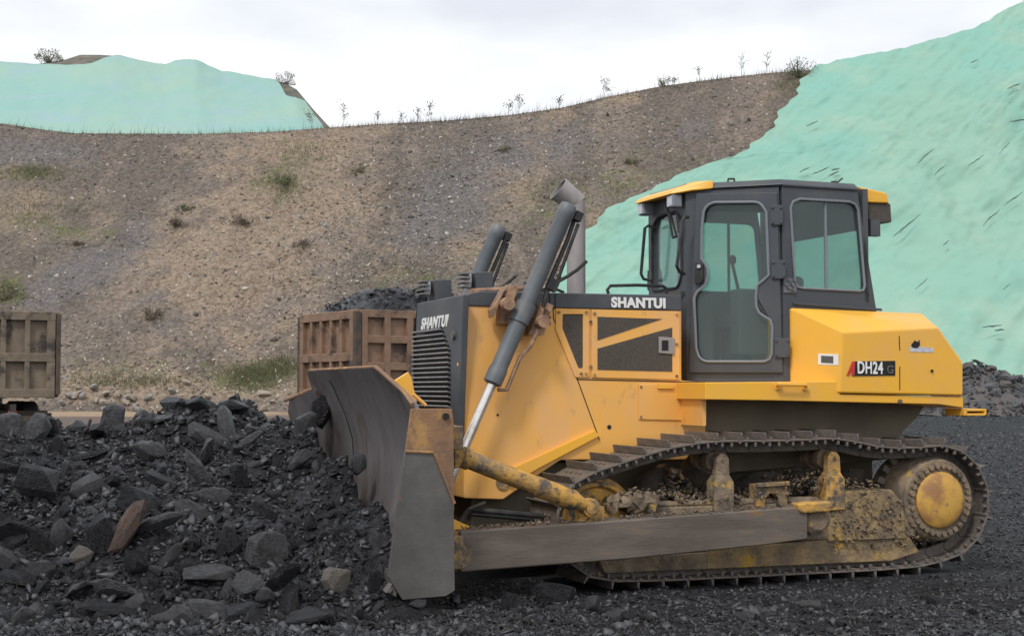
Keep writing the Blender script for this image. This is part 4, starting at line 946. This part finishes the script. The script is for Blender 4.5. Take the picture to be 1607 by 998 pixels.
# push arms
for s in (-1, 1):
    fl = (lambda L_: L_) if s < 0 else mirror
    am = MB().ext(fl(poly([(722, 833), (990, 815), (1250, 795), (1268, 800), (1268, 846), (1205, 855), (990, 877), (722, 898)], -1.53)), (0, -.16*s, 0)).build('push_arm', M['beam'], dozer, bev=.014)
    c = fl([P(719, 868, -1.53)])[0]; MB().lathe(c+Vector((0, -.05*s, 0)), (0, s, 0), [(0, .10), (.08, .10), (.08, .06), (.10, .05)], 22).build('front_pivot', M['mud'], am)
    MB().ext(fl(poly([(700, 835), (735, 833), (738, 895), (705, 897)], -1.50)), (0, -.1*s, 0)).build('clevis', M['rust'], am, bev=.008)
    c = fl([P(1285, 815, -1.50)])[0]; MB().lathe(c+Vector((0, -.30*s, 0)), (0, s, 0), [(0, .13), (.16, .13), (.18, .12), (.27, .12), (.30, .08)], 24).build('rear_pivot', M['mud'], am)
    MB().hull(fl([P(1252, 790, -1.55), P(1306, 786, -1.55), P(1306, 803, -1.55), P(1256, 806, -1.55)])+[p+Vector((0, -.14*s, 0)) for p in fl([P(1252, 790, -1.55), P(1306, 786, -1.55), P(1306, 803, -1.55)])]).build('pivot_cap', M['yelm'], am, bev=.02)
    A_, B_ = P(728, 718, -1.55), P(912, 790, -1.50); A_, B_ = fl([A_, B_]); d = (B_-A_).normalized()
    br = MB().lathe(A_-d*.02, d, [(0, .05), (0, .075), (.06, .075), (.06, .063), ((B_-A_).length*.62, .066), ((B_-A_).length*.62, .072), ((B_-A_).length-.05, .074), ((B_-A_).length, .055), ((B_-A_).length+.05, .04)], 24).build('tilt_brace', M['yelm'], dozer)
    MB().lathe(B_+d*.08+Vector((0, -.05*s, 0)), (0, s, 0), [(-.02, .05), (0, .065), (.07, .065), (.075, .045), (.085, .045), (.09, .02)], 20).box(B_+d*.10+Vector((0, -.06*s, -.05)), (.20, .06, .12)).build('brace_clevis', M['yelm'], br)
    MB().hull(fl([P(713, 690, -1.60), P(733, 706, -1.60), P(733, 728, -1.60), P(713, 736, -1.60)])+[p+Vector((0, -.14*s, 0)) for p in fl([P(713, 690, -1.60), P(733, 706, -1.60), P(713, 736, -1.60)])]).build('brace_bracket', M['yelm'], br, bev=.01)
mb = MB().cyl(P(740, 800, -1.0), P(880, 812, -1.0), .022, 8).cyl(P(740, 806, -.8), P(870, 818, -.8), .018, 8).tube([P(716, 830, -1.2), P(735, 800, -1.2), P(760, 790, -1.)], .02, 6); mb.build('hydraulic_hose', M['black'], dozer)
MB().hull(poly([(712, 814), (738, 826), (712, 836)], -1.4)+poly([(712, 814), (738, 826), (712, 836)], -1.3)).build('lug', M['yel2'], bl)
# ---- tracks
zi, ri, xs, zs_, rs = .46, .40, 0., .54, .455
def path():
    p = []
    for a in np.linspace(250, 118, 14): p.append((-2.93+ri*math.cos(math.radians(a)), zi+ri*math.sin(math.radians(a))))
    p += [(-2.66, .945), (-2.4, 1.01), (-2.15, 1.045), (-1.95, 1.055), (-1.6, 1.05), (-1.25, 1.055), (-.98, 1.065), (-.8, 1.035), (-.55, .985), (-.3, .975)]
    for a in np.linspace(98, -86, 20): p.append((xs+rs*math.cos(math.radians(a)), zs_+rs*math.sin(math.radians(a))))
    p += [(-.12, .045), (-.6, .03), (-1.5, .03), (-2.4, .03), (-2.85, .04)]
    return [Vector((x, 0, z)) for x, z in p]
pt = path(); seg = [(pt[(i+1) % len(pt)]-pt[i]).length for i in range(len(pt))]; tot = sum(seg)
NS = round(tot/.203); pit = tot/NS
def at(s):
    s %= tot
    for i, l_ in enumerate(seg):
        if s <= l_: return pt[i].lerp(pt[(i+1) % len(pt)], s/l_)
        s -= l_
    return pt[0]
shoe = MB()                                                   # local: x along the run, y across, z outwards
shoe.box((0, 0, 0), (.198, .56, .016)); shoe.ext([Vector((-.10, -.28, .008)), Vector((-.075, -.28, .008)), Vector((-.085, -.28, .066)), Vector((-.096, -.28, .066))], (0, .56, 0))
shoe.ext([Vector((.085, -.28, -.02)), Vector((.108, -.28, -.022)), Vector((.108, -.28, .006)), Vector((.085, -.28, .006))], (0, .56, 0))
for y in (-.09, .09): shoe.box((0, y, -.05), (.205, .04, .085)); shoe.cyl((.09, y-.03, -.055), (.09, y+.03, -.055), .038, 10)
for y in (-.13, -.05, .05, .13):
    for x in (-.03, .04): shoe.cyl((x, y, .006), (x, y, .022), .014, 6)
for x in (-.05, .03): shoe.box((x, -.262, -.026), (.022, .03, .036))
me0 = None
def tracks(s):
    global me0
    yc = 1.0*s
    tf = MB()
    tf.box((-1.45, yc, .42), (2.5, .42, .30)); fr = tf.build('track_frame', M['mud'], dozer, bev=.02)
    for k in range(NS):
        a, b = at(k*pit), at((k+1)*pit); c = (a+b)/2; d = (b-a).normalized(); ang = math.atan2(-d.z, d.x)
        if me0 is None: o = shoe.build('track_shoe', M['shoe'], dozer, bev=.004, seg=1); me0 = o.data
        else:
            o = bpy.data.objects.new('track_shoe', me0); COL.objects.link(o); o.parent = dozer
            b_ = o.modifiers.new('bevel', 'BEVEL'); b_.width = .004; b_.segments = 1; b_.limit_method = 'ANGLE'
        # outward normal lies to the left of travel here
        nrm = Vector((-d.z, 0, d.x)); Y_ = nrm.cross(d)
        if s > 0: pass
        m4 = Matrix(((d.x, 0, nrm.x, c.x), (0, -1 if Y_.y < 0 else 1, 0, yc), (d.z, 0, nrm.z, c.z), (0, 0, 0, 1)))
        o.matrix_local = m4
    yo = -1 if s < 0 else 1
    def YY(v): return yc+v*yo                                  # v outward from the track's middle
    # idler
    idl = MB().lathe((-2.93, YY(-.12), zi), (0, yo, 0), [(0, .27), (0, .30), (.06, .30), (.06, .335), (.18, .335), (.18, .30), (.24, .30), (.24, .27), (.20, .25), (.20, .12), (.26, .11), (.27, .03)], 40).build('idler', M['yelm'], dozer)
    MB().box((-2.93, YY(.2), .40), (.42, .05, .20)).build('idler_yoke', M['mud'], idl, bev=.02)
    # final drive: drum, bolted ring, cap
    fd_ = MB().lathe((0, YY(-.25), .56), (0, yo, 0), [(0, .25), (.05, .36), (.16, .375), (.30, .36), (.44, .335), (.46, .325)], 44).build('sprocket', M['mud'], dozer)
    th = MB()
    for k in range(25):
        a = 2*PI*k/25; th.box((math.cos(a)*.40, YY(-.03), .56+math.sin(a)*.40), (.07, .05, .055), (0, -a, 0))
    th.build('sprocket_teeth', M['shoe'], fd_, bev=.008)
    MB().lathe((0, YY(.20), .56), (0, yo, 0), [(0, .325), (.02, .325), (.035, .31), (.035, .22)], 44).build('bolt_ring', M['mud'], fd_)
    bo = MB()
    for k in range(30):
        a = 2*PI*k/30; p = Vector((math.cos(a)*.272, YY(.23), .56+math.sin(a)*.272)); bo.cyl(p, p+Vector((0, .035*yo, 0)), .022, 8)
    bo.build('bolts', M['mud'], fd_)
    MB().lathe((0, YY(.22), .56), (0, yo, 0), [(0, .225), (.03, .225), (.05, .20), (.06, .10), (.065, .0)], 44).build('hub_cap', M['hub'], fd_)
    # carrier rollers on posts
    for x in (-1.94, -.96):
        MB().lathe((x, YY(-.2), .90), (0, yo, 0), [(0, .07), (.05, .07), (.05, .09), (.12, .09), (.12, .06), (.24, .06), (.24, .09), (.31, .09), (.31, .05), (.40, .045), (.42, .02)], 20).build('carrier_roller', M['mud'], dozer)
        ps = MB().hull([Vector((x+a, YY(b), z)) for a in (-.085, .085) for b in (.10, .24) for z in (.50, .74)]+[Vector((x+a, YY(b), .80)) for a in (-.055, .055) for b in (.12, .22)])
        ps.hull([Vector((x+a*k, YY(b), z)) for a in (-.06, .06) for b in (.14, .22) for z, k in ((.78, 1), (.92, .9), (.96, .4))]); ps.build('roller_post', M['yelm' if x > -1.5 else 'mud'], dozer, bev=.012)
    # arch bracket
    ab = []
    for a, b in ((1187, 795), (1187, 760), (1235, 757), (1236, 795), (1223, 795), (1222, 782), (1216, 774), (1208, 774), (1201, 782), (1200, 795)): p = P(a, b, -1.24); ab.append(Vector((p.x, p.y*-s*1 if s > 0 else p.y, p.z)))
    if s > 0: ab = [Vector((p.x, 1.24, p.z)) for p in ab]
    arch = MB()
    for i0 in ((0, 1, 8, 9), (1, 2, 5, 6, 7, 8), (2, 3, 4, 5)): arch.ext([ab[i] for i in i0], (0, -.12*yo, 0))
    a_ = ab[1]; b_ = ab[2]; arch.ext([a_+Vector((-.01, 0, .012)), b_+Vector((.01, 0, .012)), b_+Vector((.01, 0, -.02)), a_+Vector((-.01, 0, -.02))], (0, .03*yo, 0)).build('arch_bracket', M['yelm'], dozer, bev=.004)
    # rear frame box with bolts, roller guard
    q = [P(1300, 772, -1.22), P(1400, 768, -1.22), P(1418, 790, -1.22), P(1424, 845, -1.22), P(1300, 850, -1.22)]
    q = [Vector((p.x, 1.22*yo, p.z)) for p in q]
    rb = MB().ext(q, (0, -.3*yo, 0)).build('frame_box', M['mudy'], dozer, bev=.012)
    bo = MB()
    for k in range(11):
        a = PI*.92+PI*1.25*k/10; c = P(1380, 790, -1.22); p = Vector((c.x+math.cos(a)*.11, 1.22*yo, c.z+math.sin(a)*.11)); bo.cyl(p, p+Vector((0, .02*yo, 0)), .015, 8)
    bo.build('bolts', M['mud'], rb)
    q = [P(1110, 862, -1.2), P(1300, 846, -1.2), P(1425, 838, -1.2), P(1444, 866, -1.2), P(1400, 880, -1.2), P(1110, 893, -1.2)]
    q = [Vector((p.x, 1.2*yo, p.z)) for p in q]; MB().ext(q, (0, -.08*yo, 0)).build('roller_guard', M['mudy'], dozer, bev=.01)
    q = [P(940, 876, -1.2), P(1120, 866, -1.2), P(1120, 893, -1.2), P(950, 900, -1.2)]
    q = [Vector((p.x, 1.19*yo, p.z)) for p in q]; MB().ext(q, (0, -.08*yo, 0)).build('roller_guard', M['mud'], dozer, bev=.01)
    for k in range(7):
        MB().lathe((-2.5+k*.36, YY(-.2), .20), (0, yo, 0), [(0, .06), (.04, .06), (.04, .11), (.10, .11), (.10, .08), (.30, .08), (.30, .11), (.36, .11), (.36, .05)], 18).build('track_roller', M['mud'], dozer)
M['hub'] = mat('hub_yellow_paint', (.62, .35, .07), (.36, .18, .07), 3.2, .44, .56, .6, c3=(.25, .17, .11), sc3=14, lo3=.60, hi3=.70, bump=.2)
M['mudy'] = mat('mud_caked_yellow', (.36, .25, .125), (.20, .15, .10), 6, .4, .6, .95, bump=1, bsc=24, c3=(.50, .31, .06), sc3=5, lo3=.58, hi3=.66)
tracks(-1); tracks(1)
# earth and coal lying on the frame and the arm
pp = []; ss = []
r6 = random.Random(9)
for i in range(3600):
    k = r6.random()
    if k < .5: x = r6.uniform(-2.9, -.55); y = r6.uniform(-1.27, -.75); z = .57+.08*(fbm(x*3, y*3, 0, 1)+.5)+r6.uniform(0, .05)+(.13 if -1.4 < x < -.5 else 0)*r6.random(); s = .008+.028*r6.random()**2
    elif k < .66: x = r6.uniform(-4.1, -1.5); p = .0; y = r6.uniform(-1.52, -1.38); z = .475+(x+4.13)*.031+.012; s = .005+.02*r6.random()**3
    elif k < .75: x = r6.uniform(-2.4, -2.0); y = r6.uniform(-1.0, -.66); z = .60+r6.uniform(0, .27)*(1-abs(x+2.2)*5 if abs(x+2.2) < .2 else 0); s = .02+.05*r6.random()
    elif k < .90: x = r6.uniform(-1.0, -.05); z = r6.uniform(.20, .58); y = -1.225 if z > .3 or x < -.2 else -1.205; s = .006+.022*r6.random()**2.5
    else: x = r6.uniform(-4.0, -3.3); y = r6.uniform(-1.4, -.6); z = .30+r6.uniform(0, .06); s = .01+.035*r6.random()**2
    pp.append((x, y, z)); ss.append(s)
dt = scatter('caked_earth', pp, ss, [M['mud'], M['coalA'], M['beam']], seed=12, mprob=[.82, .10, .08]); dt.parent = dozer; dt['kind'] = 'stuff'
cl = MB()
for i in range(7):
    pass
V_, F_ = stone_hull(77, 40, .9, .3)
for (x, y, z, a, b, c) in ((-2.28, -.80, .68, .22, .14, .20), (-2.42, -.80, .60, .14, .12, .12), (-1.95, -.75, .78, .12, .12, .22), (-1.35, -.78, .66, .30, .12, .18), (-1.05, -.78, .68, .22, .12, .16), (-.55, -.80, .66, .22, .12, .20), (-2.52, -.95, .50, .12, .16, .12), (-1.75, -.85, .60, .18, .16, .10)):
    cl.add([Vector((v[0]*a+x, v[1]*b+y, v[2]*c+z)) for v in V_], F_)
cl.build('packed_soil', mat('dark_packed_soil', (.045, .038, .035), (.09, .07, .055), 5, .4, .6, .95, bump=1, bsc=20), dozer)
cl = MB()
for i in range(26):
    x = r6.uniform(-2.85, -.6); a = r6.uniform(.08, .2); cl.add([Vector((v[0]*a+x, v[1]*.10-1.14, v[2]*.05+.575)) for v in V_], F_)
for i in range(8):
    x = r6.uniform(-2.85, -2.5); a = r6.uniform(.05, .12); cl.add([Vector((v[0]*a+x, v[1]*.08-1.22, v[2]*.06+.56+r6.uniform(0, .1))) for v in V_], F_)
cl.build('caked_mud', M['mud'], dozer)['kind'] = 'stuff'

# ---------------------------------------------------------------- tipper trucks
def truck(label, loc, rz, bm, dark, load):
    t = empty('dump_truck', loc, rz); tag(t, label, 'truck', 'tipper trucks parked behind the heap')
    # local: x forward, rear face at x=0, y to the left; bed 2.4 wide
    Lb, Wb, z0, z1 = 5.6, 2.4, 1.28, 2.97
    bd = MB()
    bd.box((Lb/2, 0, z0+.04), (Lb, Wb, .08)); bd.box((Lb/2, Wb/2-.04, (z0+z1)/2), (Lb, .06, z1-z0)); bd.box((Lb/2, -Wb/2+.04, (z0+z1)/2), (Lb, .06, z1-z0)); bd.box((Lb-.03, 0, (z0+z1)/2), (.06, Wb, z1-z0))
    b = bd.build('tipper_body', bm, t, bev=.01)
    for s in (-1, 1):
        rb = MB(); n = 11; y = s*(Wb/2+.035)
        for k in range(n+1): rb.box((.07+k*(Lb-.14)/n, y, (z0+z1)/2), (.13, .11, z1-z0))
        for z in (z0+.08, z0+.60, z0+1.12, z1-.08): rb.box((Lb/2, y-.006*s, z), (Lb, .10, .15))
        rb.build('side_ribs', bm, b, bev=.012)
    tg = MB().box((-.03, 0, (z0+z1)/2), (.06, Wb, z1-z0)).build('tailgate', bm, t, bev=.01); rb = MB()
    for k in range(6): rb.box((-.10, -Wb/2+.08+k*(Wb-.16)/5, (z0+z1)/2-.02), (.10, .10 if k % 5 else .16, z1-z0))
    for z in (z0+.08, z0+.78, z1-.10): rb.box((-.106, 0, z), (.10, Wb, .17))
    rb.build('tailgate_ribs', bm, tg, bev=.012)
    for s in (-1, 1): MB().box((-.08, s*(Wb/2+.06), (z0+z1)/2), (.14, .09, z1-z0-.1)).build('corner_post', dark, b, bev=.01)
    ch = MB().box((3.8, .42, 1.02), (8.0, .09, .26)).box((3.8, -.42, 1.02), (8.0, .09, .26)).box((.35, 0, .95), (.12, 2.3, .14)).box((-.02, 0, .86), (.08, 2.3, .12)).build('chassis', dark, t)
    for s in (-1, 1):
        MB().box((-.075, s*.42, .99), (.04, .16, .07)).build('tail_light', M['red'], t); MB().box((.42, s*.97, .66), (.02, .56, .62)).build('mud_flap', M['black'], t)
        for x in (1.15, 2.5, 6.9):
            wh = MB().lathe((x, s*(.82 if x < 6 else .98), .60), (0, s, 0), [(-.10, .34), (-.10, .54), (-.05, .60), (.22, .60), (.27, .54), (.27, .30), (.20, .29)], 28).build('wheel', M['black'], t)
            MB().lathe((x, s*(.82 if x < 6 else .98), .60), (0, s, 0), [(.12, .30), (.22, .29), (.17, .24), (.15, .12), (.24, .11), (.25, .02)], 20).build('rim', dark, wh)
    cb = MB().hull([Vector((x, y, z)) for x, y, z in [(a, b_, c) for b_ in (-1.2, 1.2) for a, c in ((6.1, .8), (6.1, 2.75), (7.6, 2.75), (7.95, 1.9), (8.0, .8))]]).build('truck_cab', bm, t, bev=.04)
    MB().hull([Vector((x, y, z)) for y in (-1.05, 1.05) for x, z in ((7.66, 2.65), (7.96, 1.95), (7.68, 2.65), (7.98, 1.95))]).build('windscreen', M['gwin'], cb)
    for s in (-1, 1): MB().box((6.95, s*1.205, 2.2), (.9, .02, .7)).build('side_window', M['dark'], cb)
    return t
M['tdark'] = mat('dark_truck_steel', (.05, .045, .04), (.11, .075, .055), 4, .4, .6, .8)
c0 = W(566, 600, 28.0)
RZ = math.radians(32)
# near rear corner: local (0,-1.2) -> placed so that it meets c0; heading right and away
hx, hy = math.cos(RZ*.55), math.sin(RZ*.55)
rz1 = math.radians(33)
ox = c0.x-(-1.25*-math.sin(rz1)); oy = 28.0-(-1.25*math.cos(rz1))
t1 = truck('rusty brown tipper truck loaded with coal, standing behind the bulldozer blade', (ox, oy, 0), rz1, M['rusttruck'], M['tdark'], True)
c1 = W(88, 600, 29.0); rz2 = math.radians(118)
ox2 = c1.x-(-(-1.25)*math.sin(rz2)*1) ; oy2 = 29.0-(-1.25*math.cos(rz2))
ox2 = c1.x-(-(-1.25)*math.sin(rz2)); t2 = truck('dull olive brown tipper truck cut off by the left edge of the photo', (ox2, oy2, 0), rz2, M['dulltruck'], M['tdark'], False)
# the load
def load_mesh(name, t, hgt, fade, label):
    nx_, ny_ = 60, 28; V = []
    for j in range(ny_):
        for i in range(nx_):
            x = .02+5.5*i/(nx_-1); y = -1.12+2.24*j/(ny_-1); ed = min(1, min(x, 5.5-x)/.9, (1.14-abs(y))/.5)
            z = 2.78+hgt*max(0, ed)**.7*fade(x)+fbm(x*2, y*2, 2, 1.3, 4)*.10
            V.append((x, y, z))
    o = grid_mesh(name, V, nx_, ny_, M['coalA']); o.location = t.location; o.rotation_euler = t.rotation_euler
    o.data.polygons.foreach_set('use_smooth', [False]*len(o.data.polygons))
    tag(o, label, 'coal load', kind='stuff')
    r = random.Random(3); pp = []; ss = []
    return o
ld1 = load_mesh('coal_load', t1, .62, lambda x: 1 if x < 2.2 else max(.1, 1-(x-2.2)/2), 'heaped dark coal load on the rusty brown tipper truck')
ld2 = load_mesh('coal_load', t2, .05, lambda x: 1, 'low coal load lying level inside the tipper truck at the left edge')
rl = random.Random(21); pp = []; ss = []
for i in range(420):
    x = rl.uniform(.1, 3.4); y = rl.uniform(-1.08, 1.08); ed = min(1, x/.9, (1.14-abs(y))/.5); f_ = 1 if x < 2.2 else max(.1, 1-(x-2.2)/2)
    pp.append((x, y, 2.80+.62*max(0, ed)**.7*f_)); ss.append(.04+.12*rl.random()**2)
o = scatter('coal_lumps_on_load', pp, ss, [M['coalA'], M['coalB']], seed=15, mprob=[.8, .2]); o.parent = ld1; o['kind'] = 'stuff'

# ---------------------------------------------------------------- plants
def leafmat(name, a, b): return mat(name, a, b, 1.2, .4, .6, .8)
lg = leafmat('green_leaves', (.07, .095, .045), (.13, .15, .07)); ld = leafmat('dry_brown_leaves', (.13, .105, .075), (.09, .075, .055)); lo_ = leafmat('olive_leaves', (.12, .125, .065), (.17, .16, .09))
tw = mat('grey_twigs', (.13, .105, .09), rough=.9)
def leaf_cloud(c, rx, rz, n, s, r):
    V = []; Fc = []; lobes = [(Vector((r.gauss(0, .45), r.gauss(0, .45), abs(r.gauss(.35, .3)))), r.uniform(.25, .55)) for _ in range(9)]
    for i in range(n):
        lc, lr = r.choice(lobes); v = Vector((r.gauss(0, 1), r.gauss(0, 1), r.gauss(0, 1))).normalized()*lr*r.random()**.4
        p = lc+v
        if p.z < 0: p.z = -p.z*.3
        q = c+Vector((p.x*rx, p.y*rx, p.z*rz)); a = Vector((r.gauss(0, 1), r.gauss(0, 1), r.gauss(0, 1))).normalized(); b = a.orthogonal().normalized()
        k = len(V); ss_ = s*r.uniform(.5, 1.3); V += [q-a*ss_, q+b*ss_*.6, q+a*ss_, q-b*ss_*.6]; Fc.append((k, k+1, k+2, k+3))
    return V, Fc
def shrub(px, py, rpx, m, label, seed, on='slope', h=1.0, twigs=True, dens=1., cat='shrub'):
    r = random.Random(seed)
    if on == 'slope': p = on_slope(px, py)
    elif on == 'crest': p = slope_pt(px, 1.0); p.y += .2
    else: p = hill2_pt(px, 1.0)
    s = p.y/F; R_ = rpx*s
    t = empty('shrub', p); tag(t, label, cat)
    V, Fc = leaf_cloud(Vector((0, 0, 0)), R_, R_*h, int(900*dens), max(.035, R_*.06), r)
    me = bpy.data.meshes.new('foliage'); me.from_pydata([tuple(v) for v in V], [], Fc); me.materials.append(m); o = bpy.data.objects.new('foliage', me); COL.objects.link(o); o.parent = t
    if twigs:
        mb = MB()
        for k in range(9):
            a = r.uniform(0, 6.28); e_ = Vector((math.cos(a)*R_*.8, math.sin(a)*R_*.8, R_*h*r.uniform(.6, 1.2))); mb.tube([Vector((0, 0, -.3)), e_*.5+Vector((0, 0, .1*R_)), e_], R_*.035, 4, r2=R_*.012)
        mb.build('stem', tw, t)
    return t
shrub(445, 290, 22, lg, 'green shrub high on the brown slope below the far netted hill', 1, h=.9)
shrub(378, 352, 19, ld, 'round brown dry bush in the middle of the slope, left of centre', 2, h=.8)
shrub(475, 388, 17, ld, 'small brown dry bush to the lower right of the round one', 3, h=.8)
shrub(274, 354, 18, ld, 'dark dry bush left of the round brown one', 4, h=.7)
shrub(289, 330, 13, lg, 'small green bush just above the dark dry bush', 5, h=.6)
shrub(238, 500, 19, ld, 'dark dry bush low on the slope above the pale boulders', 6, h=.9)
shrub(116, 385, 14, ld, 'faint brown bush far left on the slope', 7, h=.6)
shrub(558, 268, 14, lo_, 'olive bush near the top of the slope, right of the far netted hill', 8, h=.6)
shrub(996, 256, 16, lo_, 'olive bush high on the slope just left of the tall netted hillside', 9, h=.6)
shrub(12, 470, 20, lo_, 'yellow green bush at the left edge of the slope above the parked truck', 10, h=1.1)
shrub(790, 235, 12, lo_, 'low olive bush below the crest above the exhaust stack', 12, h=.6)
shrub(68, 97, 22, lo_, 'rounded bush standing on top of the far hill at the left', 13, on='hill2', h=.85)
shrub(447, 132, 15, ld, 'dark ragged bush on the right shoulder of the far netted hill', 14, on='hill2', h=1.0)
shrub(1045, 132, 15, ld, 'leafy bush on the crest above the bulldozer cab', 15, on='crest', h=1.2)
shrub(1255, 118, 24, lg, 'dark green bush at the top of the slope where the netting begins', 16, h=1.)
def sapling(px, hpx, label, seed, spread=.35, leaves=40, trunk=.035):
    r = random.Random(seed); p = slope_pt(px, 1.0); s = p.y/F; H = hpx*s; t = empty('sapling', p); tag(t, label, 'sapling', None); mb = MB()
    mb.tube([Vector((0, 0, -.4)), Vector((r.uniform(-.3, .3), 0, H*.5)), Vector((r.uniform(-.5, .5), 0, H))], trunk*.7, 5, r2=.008); tips = []
    for k in range(12):
        z = H*r.uniform(.25, .9); a = r.uniform(0, 6.28); q = Vector((math.cos(a), math.sin(a), 1.1))*H*spread*r.uniform(.4, 1)*.6; b0 = Vector((0, 0, z)); mb.tube([b0, b0+q*.6+Vector((0, 0, .05)), b0+q], .016, 4, r2=.007); tips.append(b0+q)
        for j in range(2): q2 = q*.5+Vector((r.gauss(0, .2), r.gauss(0, .2), r.random()*.3)); mb.tube([b0+q*.5, b0+q*.5+q2], .010, 3, r2=.005); tips.append(b0+q*.5+q2)
    mb.build('trunk', tw, t); V = []; Fc = []
    for i in range(leaves):
        q = r.choice(tips)+Vector((r.gauss(0, .1), r.gauss(0, .1), r.gauss(0, .1))); a = Vector((r.gauss(0, 1), r.gauss(0, 1), r.gauss(0, 1))).normalized()*.07; b = a.orthogonal()*.6; k = len(V); V += [q-a, q+b, q+a, q-b]; Fc.append((k, k+1, k+2, k+3))
    if leaves: MB().add(V, Fc).build('crown', lo_, t)
for k, (px, h, lab, lv_) in enumerate([(1208, 34, 'taller bare sapling on the crest, right of its thinner neighbour', 16), (1168, 36, 'thin bare sapling on the crest left of the taller bare one', 16), (1100, 22, 'wispy sapling on the crest between the leafy bush and the bare pair', 16),
      (953, 26, 'small sapling standing alone on the crest above the exhaust stack', 70), (815, 28, 'slender leafy sapling on the crest over the middle of the slope', 60), (800, 18, 'short sapling just left of the slender leafy one', 40), (672, 28, 'upright sapling on the crest above the loaded truck', 50), (655, 18, 'short twiggy sapling immediately left of the upright one', 30),
      (537, 34, 'lone dark sapling just right of the foot of the far netted hill', 40), (590, 18, 'tiny sapling right of the lone dark one on the crest', 20), (878, 16, 'tiny leafy sapling on the crest between two bigger saplings', 40), (628, 14, 'low twig on the crest left of the short twiggy sapling', 10), (483, 26, 'dark sapling in front of the far green netting near its right end', 30)]):
    sapling(px, h, lab, 40+k, leaves=lv_)
# grass and weeds: along the crest and in patches of the slope
rg = random.Random(5); V = []; Fc = []; V2 = []; F2 = []
def blade(Vl, Fl, p, h, wdt):
    a = rg.uniform(0, 6.28); dx, dy = math.cos(a)*wdt, math.sin(a)*wdt; k = len(Vl); l_ = Vector((rg.gauss(0, .25)*h, rg.gauss(0, .25)*h, h)); Vl += [p+Vector((-dx, -dy, -.05)), p+Vector((dx, dy, -.05)), p+l_]; Fl.append((k, k+1, k+2))
for i in range(2600):
    px = rg.uniform(-40, 1290) if i % 3 else rg.gauss(rg.choice([640, 700, 860, 950, 1130, 1230, 560, 760]), 25); p = slope_pt(min(px, 1290), 1-abs(rg.gauss(0, .006))); blade(V2, F2, p, rg.uniform(.15, .55) if rg.random() < .9 else rg.uniform(.6, 1.2), .018)
gpatch = [(400, 590, 60, 22, 2600), (440, 575, 30, 16, 900), (200, 600, 110, 12, 900), (40, 270, 60, 12, 900), (10, 460, 25, 22, 500), (440, 290, 50, 35, 700), (930, 300, 200, 40, 700), (60, 330, 120, 40, 900), (1240, 130, 30, 20, 500), (640, 440, 150, 30, 400), (480, 235, 60, 25, 400)]
for (cx, cy, rx, ry, n_) in gpatch:
    for i in range(n_):
        px, py = rg.gauss(cx, rx*.5), rg.gauss(cy, ry*.5)
        if px > net_px(py)-8: continue
        p = on_slope(px, py); blade(V, Fc, p, rg.uniform(.12, .40), .03)
gm = mat('weeds_green', (.125, .13, .065), (.19, .18, .10), .5, .4, .6, .9); gm2 = mat('dry_weeds', (.15, .13, .08), (.10, .09, .07), .5, .4, .6, .9)
tag(MB().add(V, Fc).build('grass', gm), 'green grass and weeds in patches on the hillside and at its foot', 'grass', kind='stuff')
tag(MB().add(V2, F2).build('dry_grass', gm2), 'dry grass standing along the crest against the sky', 'grass', kind='stuff')
